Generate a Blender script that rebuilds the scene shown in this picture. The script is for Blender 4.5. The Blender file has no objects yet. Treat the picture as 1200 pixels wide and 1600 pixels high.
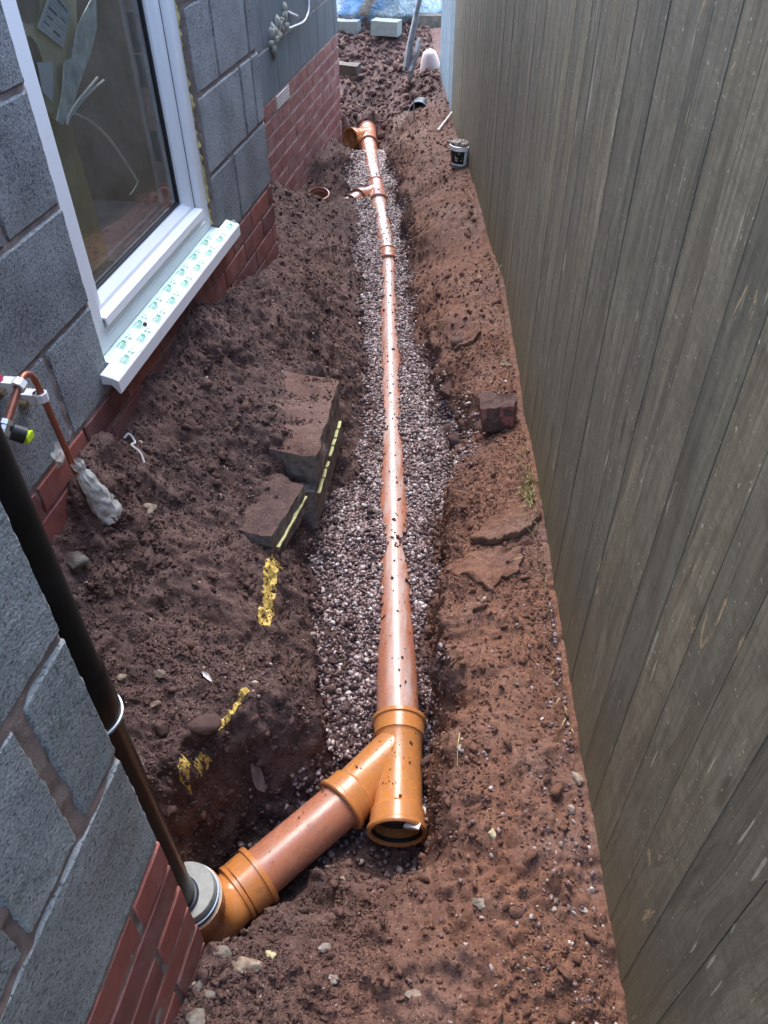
import bpy, bmesh, math, random
import numpy as np
from mathutils import Vector, Matrix
random.seed(7); RNG = np.random.default_rng(7)
SC = bpy.context.scene
COL = SC.collection
# ------------------------------------------------------------------ camera
# heights are measured from the camera: z = 0 is eye level, the ground lies about 1.45 m below
cam_d = bpy.data.cameras.new('camera'); cam = bpy.data.objects.new('camera', cam_d); COL.objects.link(cam)
cam_d.sensor_fit = 'VERTICAL'; cam_d.sensor_height = 32.0; cam_d.sensor_width = 24.0
cam_d.lens = 32.0*1202/1600; cam_d.clip_start = 0.02; cam_d.clip_end = 500
R = Matrix(((0.98666998, -0.10069718, 0.12783748), (0.16235114, 0.66295137, -0.73084717), (-0.01115578, 0.74185953, 0.67046252)))
cam.matrix_world = R.to_4x4()
SC.camera = cam
# ------------------------------------------------------------------ sky, sun, exposure
W = bpy.data.worlds.new('World'); SC.world = W; W.use_nodes = True
wn = W.node_tree; bg = wn.nodes['Background']
sky = wn.nodes.new('ShaderNodeTexSky'); sky.sky_type = 'NISHITA'; sky.sun_disc = False
SUN_EL, SUN_AZ = math.radians(55), math.radians(-14)      # azimuth measured from +Y towards +X
sky.sun_elevation = SUN_EL; sky.sun_rotation = SUN_AZ
sky.dust_density = 1.5; sky.air_density = 1.0; sky.ozone_density = 0.9
wn.links.new(sky.outputs[0], bg.inputs[0]); bg.inputs[1].default_value = 0.15
sl = bpy.data.lights.new('sun', 'SUN'); sl.energy = 0.8; sl.angle = math.radians(50); sl.color = (1.0, 0.94, 0.86)
so = bpy.data.objects.new('sun', sl); COL.objects.link(so)
sd = Vector((math.sin(SUN_AZ)*math.cos(SUN_EL), math.cos(SUN_AZ)*math.cos(SUN_EL), math.sin(SUN_EL)))
so.rotation_euler = (-sd).to_track_quat('-Z', 'Y').to_euler()
so.location = (0, 0, 6)
SC.view_settings.view_transform = 'Standard'; SC.view_settings.look = 'None'
SC.view_settings.exposure = 2.85; SC.view_settings.gamma = 1.0
SC.view_settings.use_curve_mapping = False
SC.render.resolution_x = 768; SC.render.resolution_y = 1024
# ------------------------------------------------------------------ numpy noise
def _h(ix, iy, iz, s):
    n = (ix.astype(np.int64)*374761393 + iy.astype(np.int64)*668265263 + iz.astype(np.int64)*2147483647 + s*974634777) & 0xffffffff
    n = ((n ^ (n >> 13))*1274126177) & 0xffffffff
    n = ((n ^ (n >> 16))*2246822519) & 0xffffffff
    return ((n ^ (n >> 15)) & 0xffffff)/float(0xffffff)
def vnoise(x, y, z=None, s=0):
    x = np.asarray(x, float); y = np.asarray(y, float); z = np.zeros_like(x) if z is None else np.asarray(z, float)
    ix, iy, iz = np.floor(x), np.floor(y), np.floor(z); fx, fy, fz = x-ix, y-iy, z-iz
    fx = fx*fx*(3-2*fx); fy = fy*fy*(3-2*fy); fz = fz*fz*(3-2*fz)
    r = 0
    for a in (0, 1):
        for b in (0, 1):
            for c in (0, 1):
                r = r + _h(ix+a, iy+b, iz+c, s)*(fx if a else 1-fx)*(fy if b else 1-fy)*(fz if c else 1-fz)
    return r*2-1
def worley(x, y, s=0):
    ix, iy = np.floor(x), np.floor(y); best = np.full(np.shape(x), 9.0); rid = np.zeros(np.shape(x))
    z = np.zeros(np.shape(x))
    for a in (-1, 0, 1):
        for b in (-1, 0, 1):
            px = ix+a+_h(ix+a, iy+b, z, s); py = iy+b+_h(ix+a, iy+b, z+1, s)
            d = (px-x)**2+(py-y)**2; m = d < best
            rid = np.where(m, _h(ix+a, iy+b, z+2, s), rid); best = np.where(m, d, best)
    return np.sqrt(best), rid
def disp(v, amp, sc, s=0):
    v = np.asarray(v, float)
    return amp*vnoise(v[:, 0]/sc, v[:, 1]/sc, v[:, 2]/sc, s)
# ------------------------------------------------------------------ materials
def nd(nt, t, **k):
    n = nt.nodes.new(t)
    for a, b in k.items():
        if a.startswith('i_'): n.inputs[a[2:].replace('_', ' ')].default_value = b
        else: setattr(n, a, b)
    return n
class M:
    """small node builder"""
    def __init__(s, name, rough=0.8, spec=0.3):
        s.m = bpy.data.materials.new(name); s.m.use_nodes = True; s.nt = s.m.node_tree
        s.b = s.nt.nodes['Principled BSDF']; s.b.inputs['Roughness'].default_value = rough
        s.b.inputs['Specular IOR Level'].default_value = spec
        s.oi = s.nt.nodes.new('ShaderNodeObjectInfo'); s.tc = s.nt.nodes.new('ShaderNodeTexCoord')
        s.geo = s.nt.nodes.new('ShaderNodeNewGeometry')
    def L(s, a, b): s.nt.links.new(a, b)
    def coord(s, scale=(1, 1, 1), rnd=False, world=True):
        src = s.geo.outputs['Position'] if world else s.tc.outputs['Object']
        mp = s.nt.nodes.new('ShaderNodeMapping'); mp.inputs['Scale'].default_value = scale
        s.L(src, mp.inputs[0])
        if rnd:
            mu = s.nt.nodes.new('ShaderNodeVectorMath'); mu.operation = 'SCALE'; mu.inputs[0].default_value = (37, 53, 71)
            s.L(s.oi.outputs['Random'], mu.inputs['Scale']); s.L(mu.outputs[0], mp.inputs['Location'])
        return mp.outputs[0]
    def noise(s, co, sc, det=4, ro=0.55, dist=0.0):
        n = s.nt.nodes.new('ShaderNodeTexNoise'); s.L(co, n.inputs['Vector']); n.inputs['Scale'].default_value = sc
        n.inputs['Detail'].default_value = det; n.inputs['Roughness'].default_value = ro; n.inputs['Distortion'].default_value = dist
        return n.outputs['Fac']
    def vor(s, co, sc, out='Distance', feat='F1'):
        n = s.nt.nodes.new('ShaderNodeTexVoronoi'); n.feature = feat; s.L(co, n.inputs['Vector']); n.inputs['Scale'].default_value = sc
        return n.outputs[out]
    def ramp(s, f, stops, interp='LINEAR'):
        r = s.nt.nodes.new('ShaderNodeValToRGB'); s.L(f, r.inputs[0]); e = r.color_ramp.elements; r.color_ramp.interpolation = interp
        while len(e) < len(stops): e.new(0.5)
        for k, (p, c) in enumerate(stops):
            e[k].position = p; e[k].color = (c[0], c[1], c[2], 1) if hasattr(c, '__len__') else (c, c, c, 1)
        return r.outputs[0]
    def mix(s, f, a, b, mode='MIX'):
        n = s.nt.nodes.new('ShaderNodeMix'); n.data_type = 'RGBA'; n.blend_type = mode
        for k, v in ((0, f), (6, a), (7, b)):
            if isinstance(v, (int, float)): n.inputs[k].default_value = v if k == 0 else (v, v, v, 1)
            elif isinstance(v, tuple): n.inputs[k].default_value = (*v[:3], 1)
            else: s.L(v, n.inputs[k])
        return n.outputs[2]
    def math(s, op, a, b=0.0, clamp=False):
        n = s.nt.nodes.new('ShaderNodeMath'); n.operation = op; n.use_clamp = clamp
        for k, v in ((0, a), (1, b)):
            if isinstance(v, (int, float)): n.inputs[k].default_value = v
            else: s.L(v, n.inputs[k])
        return n.outputs[0]
    def col(s, c):
        if isinstance(c, tuple): s.b.inputs['Base Color'].default_value = (*c, 1)
        else: s.L(c, s.b.inputs['Base Color'])
    def rough(s, c): s.L(c, s.b.inputs['Roughness'])
    def bump(s, h, dist=0.002, st=1.0):
        n = s.nt.nodes.new('ShaderNodeBump'); n.inputs['Distance'].default_value = dist; n.inputs['Strength'].default_value = st
        s.L(h, n.inputs['Height'])
        if s.b.inputs['Normal'].is_linked: s.L(s.b.inputs['Normal'].links[0].from_socket, n.inputs['Normal'])
        s.L(n.outputs[0], s.b.inputs['Normal'])
    def attr(s, name):
        n = s.nt.nodes.new('ShaderNodeAttribute'); n.attribute_name = name; return n.outputs['Fac']
    def posz(s):
        n = s.nt.nodes.new('ShaderNodeSeparateXYZ'); s.L(s.geo.outputs['Position'], n.inputs[0]); return n.outputs[2]
MT = {}
def block_mat(name, c0, c1, pit, pop=0.0):
    a = M(name, 0.92, 0.15); co = a.coord(rnd=True, world=False)
    fine = a.noise(co, 420, 3, 0.6); mid = a.noise(co, 190, 4, 0.7); big = a.noise(co, 7, 3, 0.5)
    v = a.vor(co, 230, 'Distance'); pits = a.ramp(mid, [(0.30, 0.0), (0.46, 1.0)])
    base = a.mix(a.ramp(fine, [(0.3, 0), (0.7, 1)]), c0, c1)
    base = a.mix(a.ramp(big, [(0.35, 0.0), (0.65, 0.5)]), base, tuple(min(1, q*1.35) for q in c1))
    if pop:
        vc = a.vor(a.mix(0.08, co, a.noise(co, 60, 3)), 165, 'Distance'); cre = a.ramp(vc, [(0.45, 0.0), (0.78, 0.65)])
        zone = a.ramp(a.noise(co, 5.0, 3, 0.5), [(0.35, 0.25), (0.65, 1.0)])
        base = a.mix(a.math('MULTIPLY', cre, zone), base, (0.03, 0.034, 0.038))
    tone = a.ramp(a.oi.outputs['Random'], [(0, 0.82), (1, 1.15)])
    base = a.mix(1.0, base, tone, 'MULTIPLY')
    col = a.mix(pits, (c0[0]*0.30, c0[1]*0.30, c0[2]*0.32), base)
    stain = a.ramp(a.noise(co, 3.1, 4, 0.6), [(0.55, 0.0), (0.75, 0.28)])
    a.col(a.mix(stain, col, (0.17, 0.11, 0.085)))
    a.bump(a.math('ADD', a.math('MULTIPLY', pits, pit), a.math('ADD', a.math('MULTIPLY', v, -0.6), a.math('MULTIPLY', fine, 0.7))), 0.0016, 0.9)
    if pop: a.bump(a.math('MULTIPLY', a.math('MULTIPLY', vc, -1.0), zone), 0.0016*pop, 1.0)
    MT[name] = a.m
block_mat('block_open', (0.150, 0.165, 0.172), (0.310, 0.330, 0.345), 1.0, 1.0)
block_mat('block_close', (0.150, 0.168, 0.172), (0.265, 0.290, 0.295), 0.8)
a = M('brick', 0.75, 0.25); co = a.coord(rnd=True, world=False)
n1 = a.noise(co, 14, 4, 0.6); n2 = a.noise(co, 160, 3, 0.6)
c = a.mix(a.ramp(n1, [(0.3, 0), (0.7, 1)]), (0.165, 0.058, 0.052), (0.265, 0.098, 0.084))
c = a.mix(1.0, c, a.ramp(a.oi.outputs['Random'], [(0, (0.62, 0.68, 0.74)), (0.5, (0.95, 0.95, 0.95)), (1, (1.28, 1.14, 1.06))]), 'MULTIPLY')
c = a.mix(a.ramp(a.noise(co, 9, 5, 0.7, 0.6), [(0.48, 0), (0.78, 0.50)]), c, (0.34, 0.25, 0.23))
c = a.mix(a.ramp(a.noise(a.coord(), 26, 4, 0.7, 1.0), [(0.58, 0), (0.70, 0.55)]), c, (0.14, 0.085, 0.070))
c = a.mix(a.ramp(n2, [(0.62, 0), (0.75, 0.5)]), c, (0.08, 0.03, 0.025))
a.col(c); a.bump(a.math('ADD', n2, n1), 0.0012, 0.6); MT['brick'] = a.m
a = M('brick_smeared', 0.85, 0.15); co = a.coord(rnd=True, world=False)
n1 = a.noise(co, 14, 4, 0.6); n2 = a.noise(co, 120, 3, 0.6)
c = a.mix(a.ramp(n1, [(0.3, 0), (0.7, 1)]), (0.22, 0.075, 0.065), (0.31, 0.115, 0.095))
c = a.mix(a.ramp(a.noise(co, 11, 5, 0.7, 0.8), [(0.42, 0.08), (0.72, 0.62)]), c, (0.42, 0.33, 0.32))
c = a.mix(1.0, c, a.ramp(a.oi.outputs['Random'], [(0, 0.8), (1, 1.1)]), 'MULTIPLY')
c = a.mix(a.ramp(a.posz(), [(0, 0.75), (1, 0.0)]), c, c)
a.col(c); a.bump(n2, 0.001, 0.5); MT['brick_smeared'] = a.m
def mortar_mat(name, c0, c1):
    a = M(name, 0.95, 0.1); co = a.coord()
    n1 = a.noise(co, 40, 4, 0.6); n2 = a.noise(co, 420, 3, 0.6)
    a.col(a.mix(a.ramp(n1, [(0.3, 0), (0.7, 1)]), c0, c1)); a.bump(a.math('ADD', n1, n2), 0.0016, 0.8); MT[name] = a.m
mortar_mat('mortar', (0.17, 0.132, 0.120), (0.28, 0.225, 0.205))
mortar_mat('mortar_pale', (0.30, 0.25, 0.23), (0.46, 0.40, 0.38))
mortar_mat('render_grey', (0.15, 0.18, 0.20), (0.20, 0.235, 0.255))
mortar_mat('render_blob', (0.25, 0.25, 0.21), (0.42, 0.41, 0.36))
a = M('painted_block', 0.8, 0.25); co = a.coord(scale=(1, 1, 0.25)); n1 = a.noise(co, 9, 4, 0.6); n2 = a.noise(a.coord(), 300, 3)
c = a.mix(a.ramp(n1, [(0.35, 0), (0.7, 1)]), (0.115, 0.14, 0.16), (0.165, 0.195, 0.215))
c = a.mix(a.ramp(a.noise(co, 22, 3, 0.6), [(0.6, 0), (0.75, 0.5)]), c, (0.22, 0.25, 0.28))
a.col(c); a.bump(n2, 0.0008, 0.6); MT['painted_block'] = a.m
a = M('upvc', 0.28, 0.5); co = a.coord()
a.col(a.mix(a.ramp(a.noise(co, 30, 5, 0.7), [(0.62, 0), (0.80, 0.35)]), (0.80, 0.82, 0.84), (0.50, 0.46, 0.42)))
MT['upvc'] = a.m
def plain(name, c, rough=0.6, spec=0.4, var=0.15, vs=30, metal=0.0, bump=0.0, bs=200):
    a = M(name, rough, spec); co = a.coord(world=False, rnd=True)
    a.col(a.mix(a.ramp(a.noise(co, vs, 4, 0.6), [(0.3, 0), (0.7, 1)]), tuple(q*(1-var) for q in c), tuple(min(1, q*(1+var)) for q in c)))
    a.b.inputs['Metallic'].default_value = metal
    if bump: a.bump(a.noise(co, bs, 3), bump, 0.7)
    MT[name] = a.m; return a
plain('gasket', (0.02, 0.02, 0.022), 0.5)
plain('foam', (0.55, 0.44, 0.20), 0.9, 0.1, 0.3, 60, bump=0.004, bs=90)
plain('film', (0.66, 0.82, 0.74), 0.35, 0.5, 0.05, 50)
plain('print_green', (0.06, 0.36, 0.22), 0.5); plain('print_grey', (0.30, 0.46, 0.40), 0.5)
plain('print_blue', (0.16, 0.20, 0.28), 0.5)
plain('stud', (0.42, 0.38, 0.26), 0.8, 0.2, 0.2, 12)
plain('board_cream', (0.62, 0.58, 0.42), 0.8, 0.2, 0.12, 9)
plain('tape', (0.62, 0.74, 0.82), 0.35, 0.5, 0.35, 38, bump=0.004, bs=60)
plain('label', (0.66, 0.78, 0.88), 0.4, 0.5, 0.05)
plain('cable', (0.75, 0.78, 0.80), 0.4, 0.5, 0.05)
plain('room', (0.24, 0.215, 0.19), 0.9, 0.1, 0.4, 6)
plain('black_pipe', (0.005, 0.0048, 0.005), 0.33, 0.22, 0.4, 20)
plain('blue_ring', (0.42, 0.52, 0.62), 0.3, 0.5)
plain('grey_plastic', (0.23, 0.24, 0.22), 0.45, 0.4, 0.2, 60)
plain('navy_rubber', (0.012, 0.02, 0.035), 0.35, 0.5)
plain('copper', (0.34, 0.13, 0.085), 0.38, 0.5, 0.25, 60, metal=0.55)
plain('brass', (0.50, 0.38, 0.22), 0.3, 0.5, 0.15, 40, metal=0.8)
plain('clip', (0.75, 0.75, 0.76), 0.35, 0.5, 0.03)
plain('chrome', (0.7, 0.7, 0.7), 0.2, 0.5, 0.1, metal=0.9)
plain('lime', (0.55, 0.75, 0.03), 0.4); plain('pink', (0.6, 0.04, 0.10), 0.5)
plain('black_plastic', (0.012, 0.014, 0.013), 0.4)
plain('white_tub', (0.78, 0.78, 0.75), 0.4); plain('white_print', (0.75, 0.76, 0.76), 0.5)
plain('concrete', (0.165, 0.135, 0.118), 0.95, 0.1, 0.45, 38, bump=0.005, bs=90)
plain('pvc_inside_shade', (0.085, 0.040, 0.026), 0.5, 0.4, 0.4, 40)  # shade inside the open Y mouth, painted as a dark brown
plain('pale_block', (0.24, 0.26, 0.24), 0.9, 0.1, 0.15, 30, bump=0.002)
plain('stone_pale', (0.38, 0.31, 0.24), 0.9, 0.15, 0.35, 70, bump=0.003, bs=160)
plain('stone_grey', (0.20, 0.19, 0.17), 0.9, 0.15, 0.3, 60, bump=0.003, bs=160)
plain('stone_white', (0.55, 0.50, 0.46), 0.8, 0.2, 0.2, 60)
def dirty(name, c, bs=140):
    a = M(name, 0.9, 0.15); co = a.coord(); co2 = a.coord(world=False, rnd=True)
    k = a.mix(a.ramp(a.noise(co2, 60, 4, 0.6), [(0.3, 0), (0.7, 1)]), tuple(q*0.7 for q in c), c)
    a.col(a.mix(a.ramp(a.noise(co2, 45, 5, 0.7), [(0.42, 0), (0.62, 0.85)]), k, (0.13, 0.075, 0.058))); a.bump(a.noise(co, bs, 4), 0.003, 0.9); MT[name] = a.m
dirty('stone_pale', (0.36, 0.29, 0.22)); dirty('stone_grey', (0.21, 0.20, 0.17)); dirty('stone_white', (0.50, 0.44, 0.39))
plain('flint', (0.42, 0.36, 0.22), 0.6, 0.3, 0.4, 50)
plain('dead_grass', (0.42, 0.36, 0.17), 0.8, 0.2, 0.3); plain('moss', (0.13, 0.15, 0.03), 0.95, 0.1, 0.4, 80)
plain('leaf_dry', (0.19, 0.15, 0.14), 0.8, 0.2, 0.3, 40)
plain('white_bit', (0.62, 0.58, 0.54), 0.6, 0.3)
plain('steel', (0.22, 0.22, 0.22), 0.5, 0.5, 0.3, 30, metal=0.3)
plain('pot', (0.60, 0.47, 0.43), 0.7, 0.3, 0.1)
plain('dark_timber', (0.06, 0.05, 0.04), 0.8)
plain('grey_wood', (0.16, 0.14, 0.115), 0.9, 0.1, 0.3, 20)
# clear polythene
a = M('polythene', 0.22, 0.6); co = a.coord()
a.col(a.mix(a.ramp(a.noise(co, 55, 4, 0.6), [(0.4, 0), (0.65, 1)]), (0.55, 0.56, 0.52), (0.80, 0.81, 0.78)))
a.b.inputs['Alpha'].default_value = 0.62; a.bump(a.noise(co, 70, 3, 0.5, 1.0), 0.003, 0.6); MT['polythene'] = a.m
# glass
a = M('glass', 0.01, 0.5); a.b.inputs['Transmission Weight'].default_value = 1.0; a.b.inputs['IOR'].default_value = 1.45
a.col((0.95, 0.97, 0.96)); MT['glass'] = a.m
# tarpaulin bag
a = M('tarp', 0.4, 0.5); co = a.coord()
c = a.mix(a.ramp(a.noise(co, 3.2, 3, 0.5, 0.4), [(0.38, 0), (0.52, 1)]), (0.26, 0.46, 0.74), (0.62, 0.72, 0.76))
c = a.mix(a.ramp(a.noise(co, 4.1, 2, 0.5, 1.0), [(0.52, 0), (0.60, 1)]), c, (0.42, 0.37, 0.31))
a.col(c); a.bump(a.noise(co, 12, 5, 0.6, 2.0), 0.06, 1.0); MT['tarp'] = a.m
# orange drain pipe
def pvc(name, c, dirt, rough, film=0.0):
    a = M(name, rough, 0.5); co = a.coord(); co2 = a.coord(scale=(1, 0.12, 1))
    d1 = a.noise(co, 34, 5, 0.65, 0.4); d2 = a.noise(co2, 46, 4, 0.6); sp = a.noise(co, 170, 2, 0.5)
    k = a.mix(a.ramp(a.noise(co, 5, 3), [(0.3, 0), (0.7, 1)]), tuple(q*0.88 for q in c), tuple(q*1.06 for q in c))
    k = a.mix(a.ramp(d1, [(0.50, 0), (0.74, 0.75*dirt)]), k, (0.20, 0.10, 0.07))
    k = a.mix(a.ramp(d2, [(0.55, 0), (0.72, 0.6*dirt)]), k, (0.42, 0.30, 0.26))
    k = a.mix(a.ramp(sp, [(0.70, 0), (0.73, min(1, 0.9*dirt+0.3))]), k, (0.07, 0.035, 0.03))
    if film:  # broad sky reflection painted as a pale tone on upward-facing sides
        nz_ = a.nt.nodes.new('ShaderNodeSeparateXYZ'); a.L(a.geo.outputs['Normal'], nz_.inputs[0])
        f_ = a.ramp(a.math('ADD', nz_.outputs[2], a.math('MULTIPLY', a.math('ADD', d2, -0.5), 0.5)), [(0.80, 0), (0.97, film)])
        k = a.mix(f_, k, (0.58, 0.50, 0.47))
    a.col(k); a.rough(a.ramp(d1, [(0.40, rough), (0.80, min(1, rough+0.30))])); a.b.inputs['Coat Weight'].default_value = 0.25; a.b.inputs['Coat Roughness'].default_value = 0.22
    a.bump(a.noise(co, 60, 3), 0.0006, 0.5); MT[name] = a.m
pvc('pvc_orange', (0.50, 0.195, 0.055), 0.50, 0.22)
pvc('pvc_terracotta', (0.42, 0.165, 0.095), 0.65, 0.24)
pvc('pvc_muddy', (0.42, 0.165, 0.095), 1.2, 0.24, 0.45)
pvc('pvc_muddy_sheen', (0.42, 0.175, 0.105), 1.1, 0.20, 0.9)  # far pipes: mud plus the strongest painted sky sheen
# fence boards
a = M('fence_board', 0.62, 0.35)
cs = a.coord(scale=(1, 1, 0.06), rnd=True, world=False); cm = a.coord(scale=(1, 1, 0.22), rnd=True, world=False); cw = a.coord(world=False, rnd=True)
g1 = a.noise(cs, 60, 5, 0.65, 0.5); g2 = a.noise(cm, 16, 4, 0.6, 1.4); g3 = a.noise(cs, 260, 3, 0.6); sp = a.noise(cw, 120, 2, 0.5)
gx = a.noise(a.coord(scale=(1, 1, 1), rnd=True, world=False), 30, 5, 0.7, 0.6)
c = a.mix(a.ramp(g2, [(0.32, 0), (0.68, 1)]), (0.140, 0.133, 0.100), (0.250, 0.232, 0.172))
c = a.mix(a.ramp(g1, [(0.32, 0.55), (0.50, 0.0)]), c, (0.058, 0.055, 0.045))
c = a.mix(a.ramp(g1, [(0.60, 0), (0.78, 0.6)]), c, (0.27, 0.245, 0.20))
c = a.mix(a.ramp(gx, [(0.50, 0), (0.72, 0.6)]), c, (0.095, 0.086, 0.070))
c = a.mix(1.0, c, a.ramp(a.oi.outputs['Random'], [(0, (0.84, 0.87, 0.90)), (0.5, (1, 1, 1)), (1, (1.14, 1.09, 1.02))]), 'MULTIPLY')
bb = a.noise(a.coord(scale=(1, 1, 0.5)), 2.3, 4, 0.6, 0.8); c = a.mix(a.ramp(bb, [(0.38, 0), (0.66, 0.5)]), c, (0.110, 0.104, 0.086))
patch_ = a.noise(a.coord(scale=(1, 1, 0.28), rnd=True, world=False), 17, 4, 0.65, 1.5)
c = a.mix(a.ramp(patch_, [(0.675, 0), (0.705, 0.9)]), c, (0.44, 0.33, 0.20))
pale = a.noise(a.coord(scale=(1, 1, 0.10), rnd=True, world=False), 75, 2, 0.5)
c = a.mix(a.ramp(pale, [(0.690, 0), (0.72, 0.8)]), c, (0.46, 0.44, 0.36))
kn = a.vor(a.coord(scale=(1, 1, 0.30), rnd=True, world=False), 5.5)
c = a.mix(a.ramp(kn, [(0.035, 0.7), (0.075, 0.0)]), c, (0.055, 0.045, 0.035)); c = a.mix(a.ramp(kn, [(0.06, 0.0), (0.10, 0.35), (0.16, 0.0)]), c, (0.26, 0.24, 0.19))
c = a.mix(a.ramp(sp, [(0.700, 0), (0.725, 0.85)]), c, (0.50, 0.47, 0.39))
saw = a.noise(a.coord(scale=(0.25, 0.25, 1.0), rnd=True, world=False), 150, 2, 0.5, 0.3); c = a.mix(a.ramp(saw, [(0.45, 0.0), (0.72, 0.28)]), c, (0.060, 0.057, 0.048))
low = a.ramp(a.math('ADD', a.math('MULTIPLY', a.posz(), -1.0), a.math('MULTIPLY', a.noise(a.coord(), 9, 4, 0.6), 0.22)), [(0.0, 0), (1.0, 0)])
zz = a.math('ADD', a.math('ADD', a.math('MULTIPLY', a.posz(), -5.0), -6.35), a.math('MULTIPLY', a.noise(a.coord(), 9, 4, 0.6), 0.9), True)
c = a.mix(a.math('MULTIPLY', zz, 0.55), c, (0.165, 0.135, 0.068))
a.col(c); a.rough(a.ramp(g2, [(0.3, 0.5), (0.7, 0.75)]))
a.bump(a.math('ADD', g1, a.math('MULTIPLY', g3, 0.5)), 0.0012, 0.6); a.bump(g2, 0.004, 0.5); MT['fence_board'] = a.m
plain('fence_veiling_light', (0.24, 0.31, 0.36), 0.7, 0.3, 0.25, 25); plain('airbrick_slat', (0.62, 0.55, 0.53), 0.8)  # far fence boards: veiling light painted in as pale blue-grey
# soils
def soil(name, dark, mid, red0, red1, ob=False):
    a = M(name, 0.88, 0.22); co = a.coord(rnd=ob)
    n0 = a.noise(co, 2.6, 4, 0.6); n1 = a.noise(co, 19, 5, 0.65); n2 = a.noise(co, 130, 4, 0.7); n3 = a.noise(co, 480, 2, 0.6)
    d = a.mix(a.ramp(n1, [(0.28, 0), (0.70, 1)]), dark, mid)
    r = a.mix(a.ramp(n1, [(0.28, 0), (0.70, 1)]), red0, red1)
    if ob: an = a.nt.nodes.new('ShaderNodeAttribute'); an.attribute_type = 'INSTANCER'; an.attribute_name = 'red'; f = a.math('ADD', a.math('MULTIPLY', an.outputs['Fac'], 0.85), a.math('MULTIPLY', a.oi.outputs['Random'], 0.25), True)
    else: f = a.math('ADD', a.attr('red'), a.math('MULTIPLY', a.math('ADD', n0, -0.5), 0.9), True)
    c = a.mix(f, d, r)
    if not ob: c = a.mix(a.ramp(a.noise(co, 3.4, 4, 0.55, 0.5), [(0.48, 0), (0.66, 0.55)]), c, (0.195, 0.124, 0.104))
    c = a.mix(a.ramp(n2, [(0.30, 0.75 if not ob else 0.25), (0.50, 0.0)]), c, (0.032, 0.018, 0.015))
    c = a.mix(a.ramp(n2, [(0.64, 0), (0.80, 0.55)]), c, (0.27, 0.165, 0.13))
    c = a.mix(a.ramp(a.vor(co, 110), [(0.10, 0.75), (0.16, 0.0)]), c, (0.36, 0.27, 0.23)) if not ob else c
    a.col(c); a.rough(a.ramp(n1, [(0.3, 0.72), (0.7, 0.95)]))
    a.bump(n1, 0.005, 0.6); a.bump(a.math('ADD', n2, a.math('MULTIPLY', n3, 0.5)), 0.0032, 0.9)
    MT[name] = a.m
soil('soil', (0.050, 0.030, 0.028), (0.120, 0.077, 0.071), (0.145, 0.066, 0.041), (0.245, 0.122, 0.079))
soil('clod', (0.052, 0.031, 0.029), (0.130, 0.083, 0.076), (0.130, 0.062, 0.041), (0.225, 0.114, 0.076), True)
a = M('pebble', 0.32, 0.5); co = a.coord(rnd=True, world=False)
c = a.ramp(a.oi.outputs['Random'], [(0, (0.045, 0.027, 0.029)), (0.25, (0.092, 0.051, 0.050)), (0.55, (0.165, 0.100, 0.094)), (0.80, (0.265, 0.180, 0.165)), (0.95, (0.45, 0.37, 0.35)), (1, (0.62, 0.56, 0.52))])
c = a.mix(a.ramp(a.noise(a.coord(), 30, 3), [(0.5, 0), (0.8, 0.5)]), c, (0.13, 0.075, 0.06))
a.col(c); a.bump(a.noise(a.coord(), 500, 2), 0.0006, 0.6); MT['pebble'] = a.m
a = M('grit', 0.7, 0.3)
a.col(a.ramp(a.oi.outputs['Random'], [(0, (0.16, 0.11, 0.09)), (0.5, (0.30, 0.22, 0.18)), (0.85, (0.42, 0.34, 0.27)), (1, (0.62, 0.56, 0.50))])); MT['grit'] = a.m
a = M('yellow_paint', 0.55, 0.3); co = a.coord()
a.col(a.mix(a.ramp(a.noise(co, 150, 3), [(0.38, 0), (0.62, 1)]), (0.40, 0.26, 0.06), (0.80, 0.58, 0.16))); a.bump(a.noise(co, 220, 3), 0.0012, 1); MT['yellow_paint'] = a.m
plain('yellow_line', (0.66, 0.62, 0.28), 0.5, 0.3, 0.15, 80)
# ------------------------------------------------------------------ mesh helpers
def mesh_obj(name, v, f, mat, parent=None, smooth=False):
    me = bpy.data.meshes.new(name); me.from_pydata([tuple(p) for p in v], [], [tuple(q) for q in f])
    me.materials.append(MT[mat] if isinstance(mat, str) else mat)
    if smooth: me.polygons.foreach_set('use_smooth', [True]*len(me.polygons))
    me.update(); o = bpy.data.objects.new(name, me); COL.objects.link(o)
    if parent is not None: o.parent = parent
    return o
def grid_mesh(name, X, Y, Z, mat, parent=None, smooth=True, keep=None):
    ny, nx = X.shape; me = bpy.data.meshes.new(name)
    v = np.stack([X, Y, Z], -1).reshape(-1, 3).astype(np.float32)
    idx = np.arange(nx*ny).reshape(ny, nx)
    q = np.stack([idx[:-1, :-1], idx[:-1, 1:], idx[1:, 1:], idx[1:, :-1]], -1).reshape(-1, 4)
    if keep is not None: q = q[keep.reshape(-1)]
    me.vertices.add(len(v)); me.vertices.foreach_set('co', v.ravel())
    me.loops.add(q.size); me.loops.foreach_set('vertex_index', q.ravel().astype(np.int32))
    me.polygons.add(len(q)); me.polygons.foreach_set('loop_start', np.arange(0, q.size, 4, dtype=np.int32))
    me.polygons.foreach_set('loop_total', np.full(len(q), 4, dtype=np.int32))
    me.update(calc_edges=True); me.validate()
    me.polygons.foreach_set('use_smooth', [smooth]*len(me.polygons))
    me.materials.append(MT[mat]); o = bpy.data.objects.new(name, me); COL.objects.link(o)
    if parent is not None: o.parent = parent
    return o
def tag(o, label=None, cat=None, group=None, kind=None):
    if label: o['label'] = label
    if cat: o['category'] = cat
    if group: o['group'] = group
    if kind: o['kind'] = kind
    return o
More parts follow.
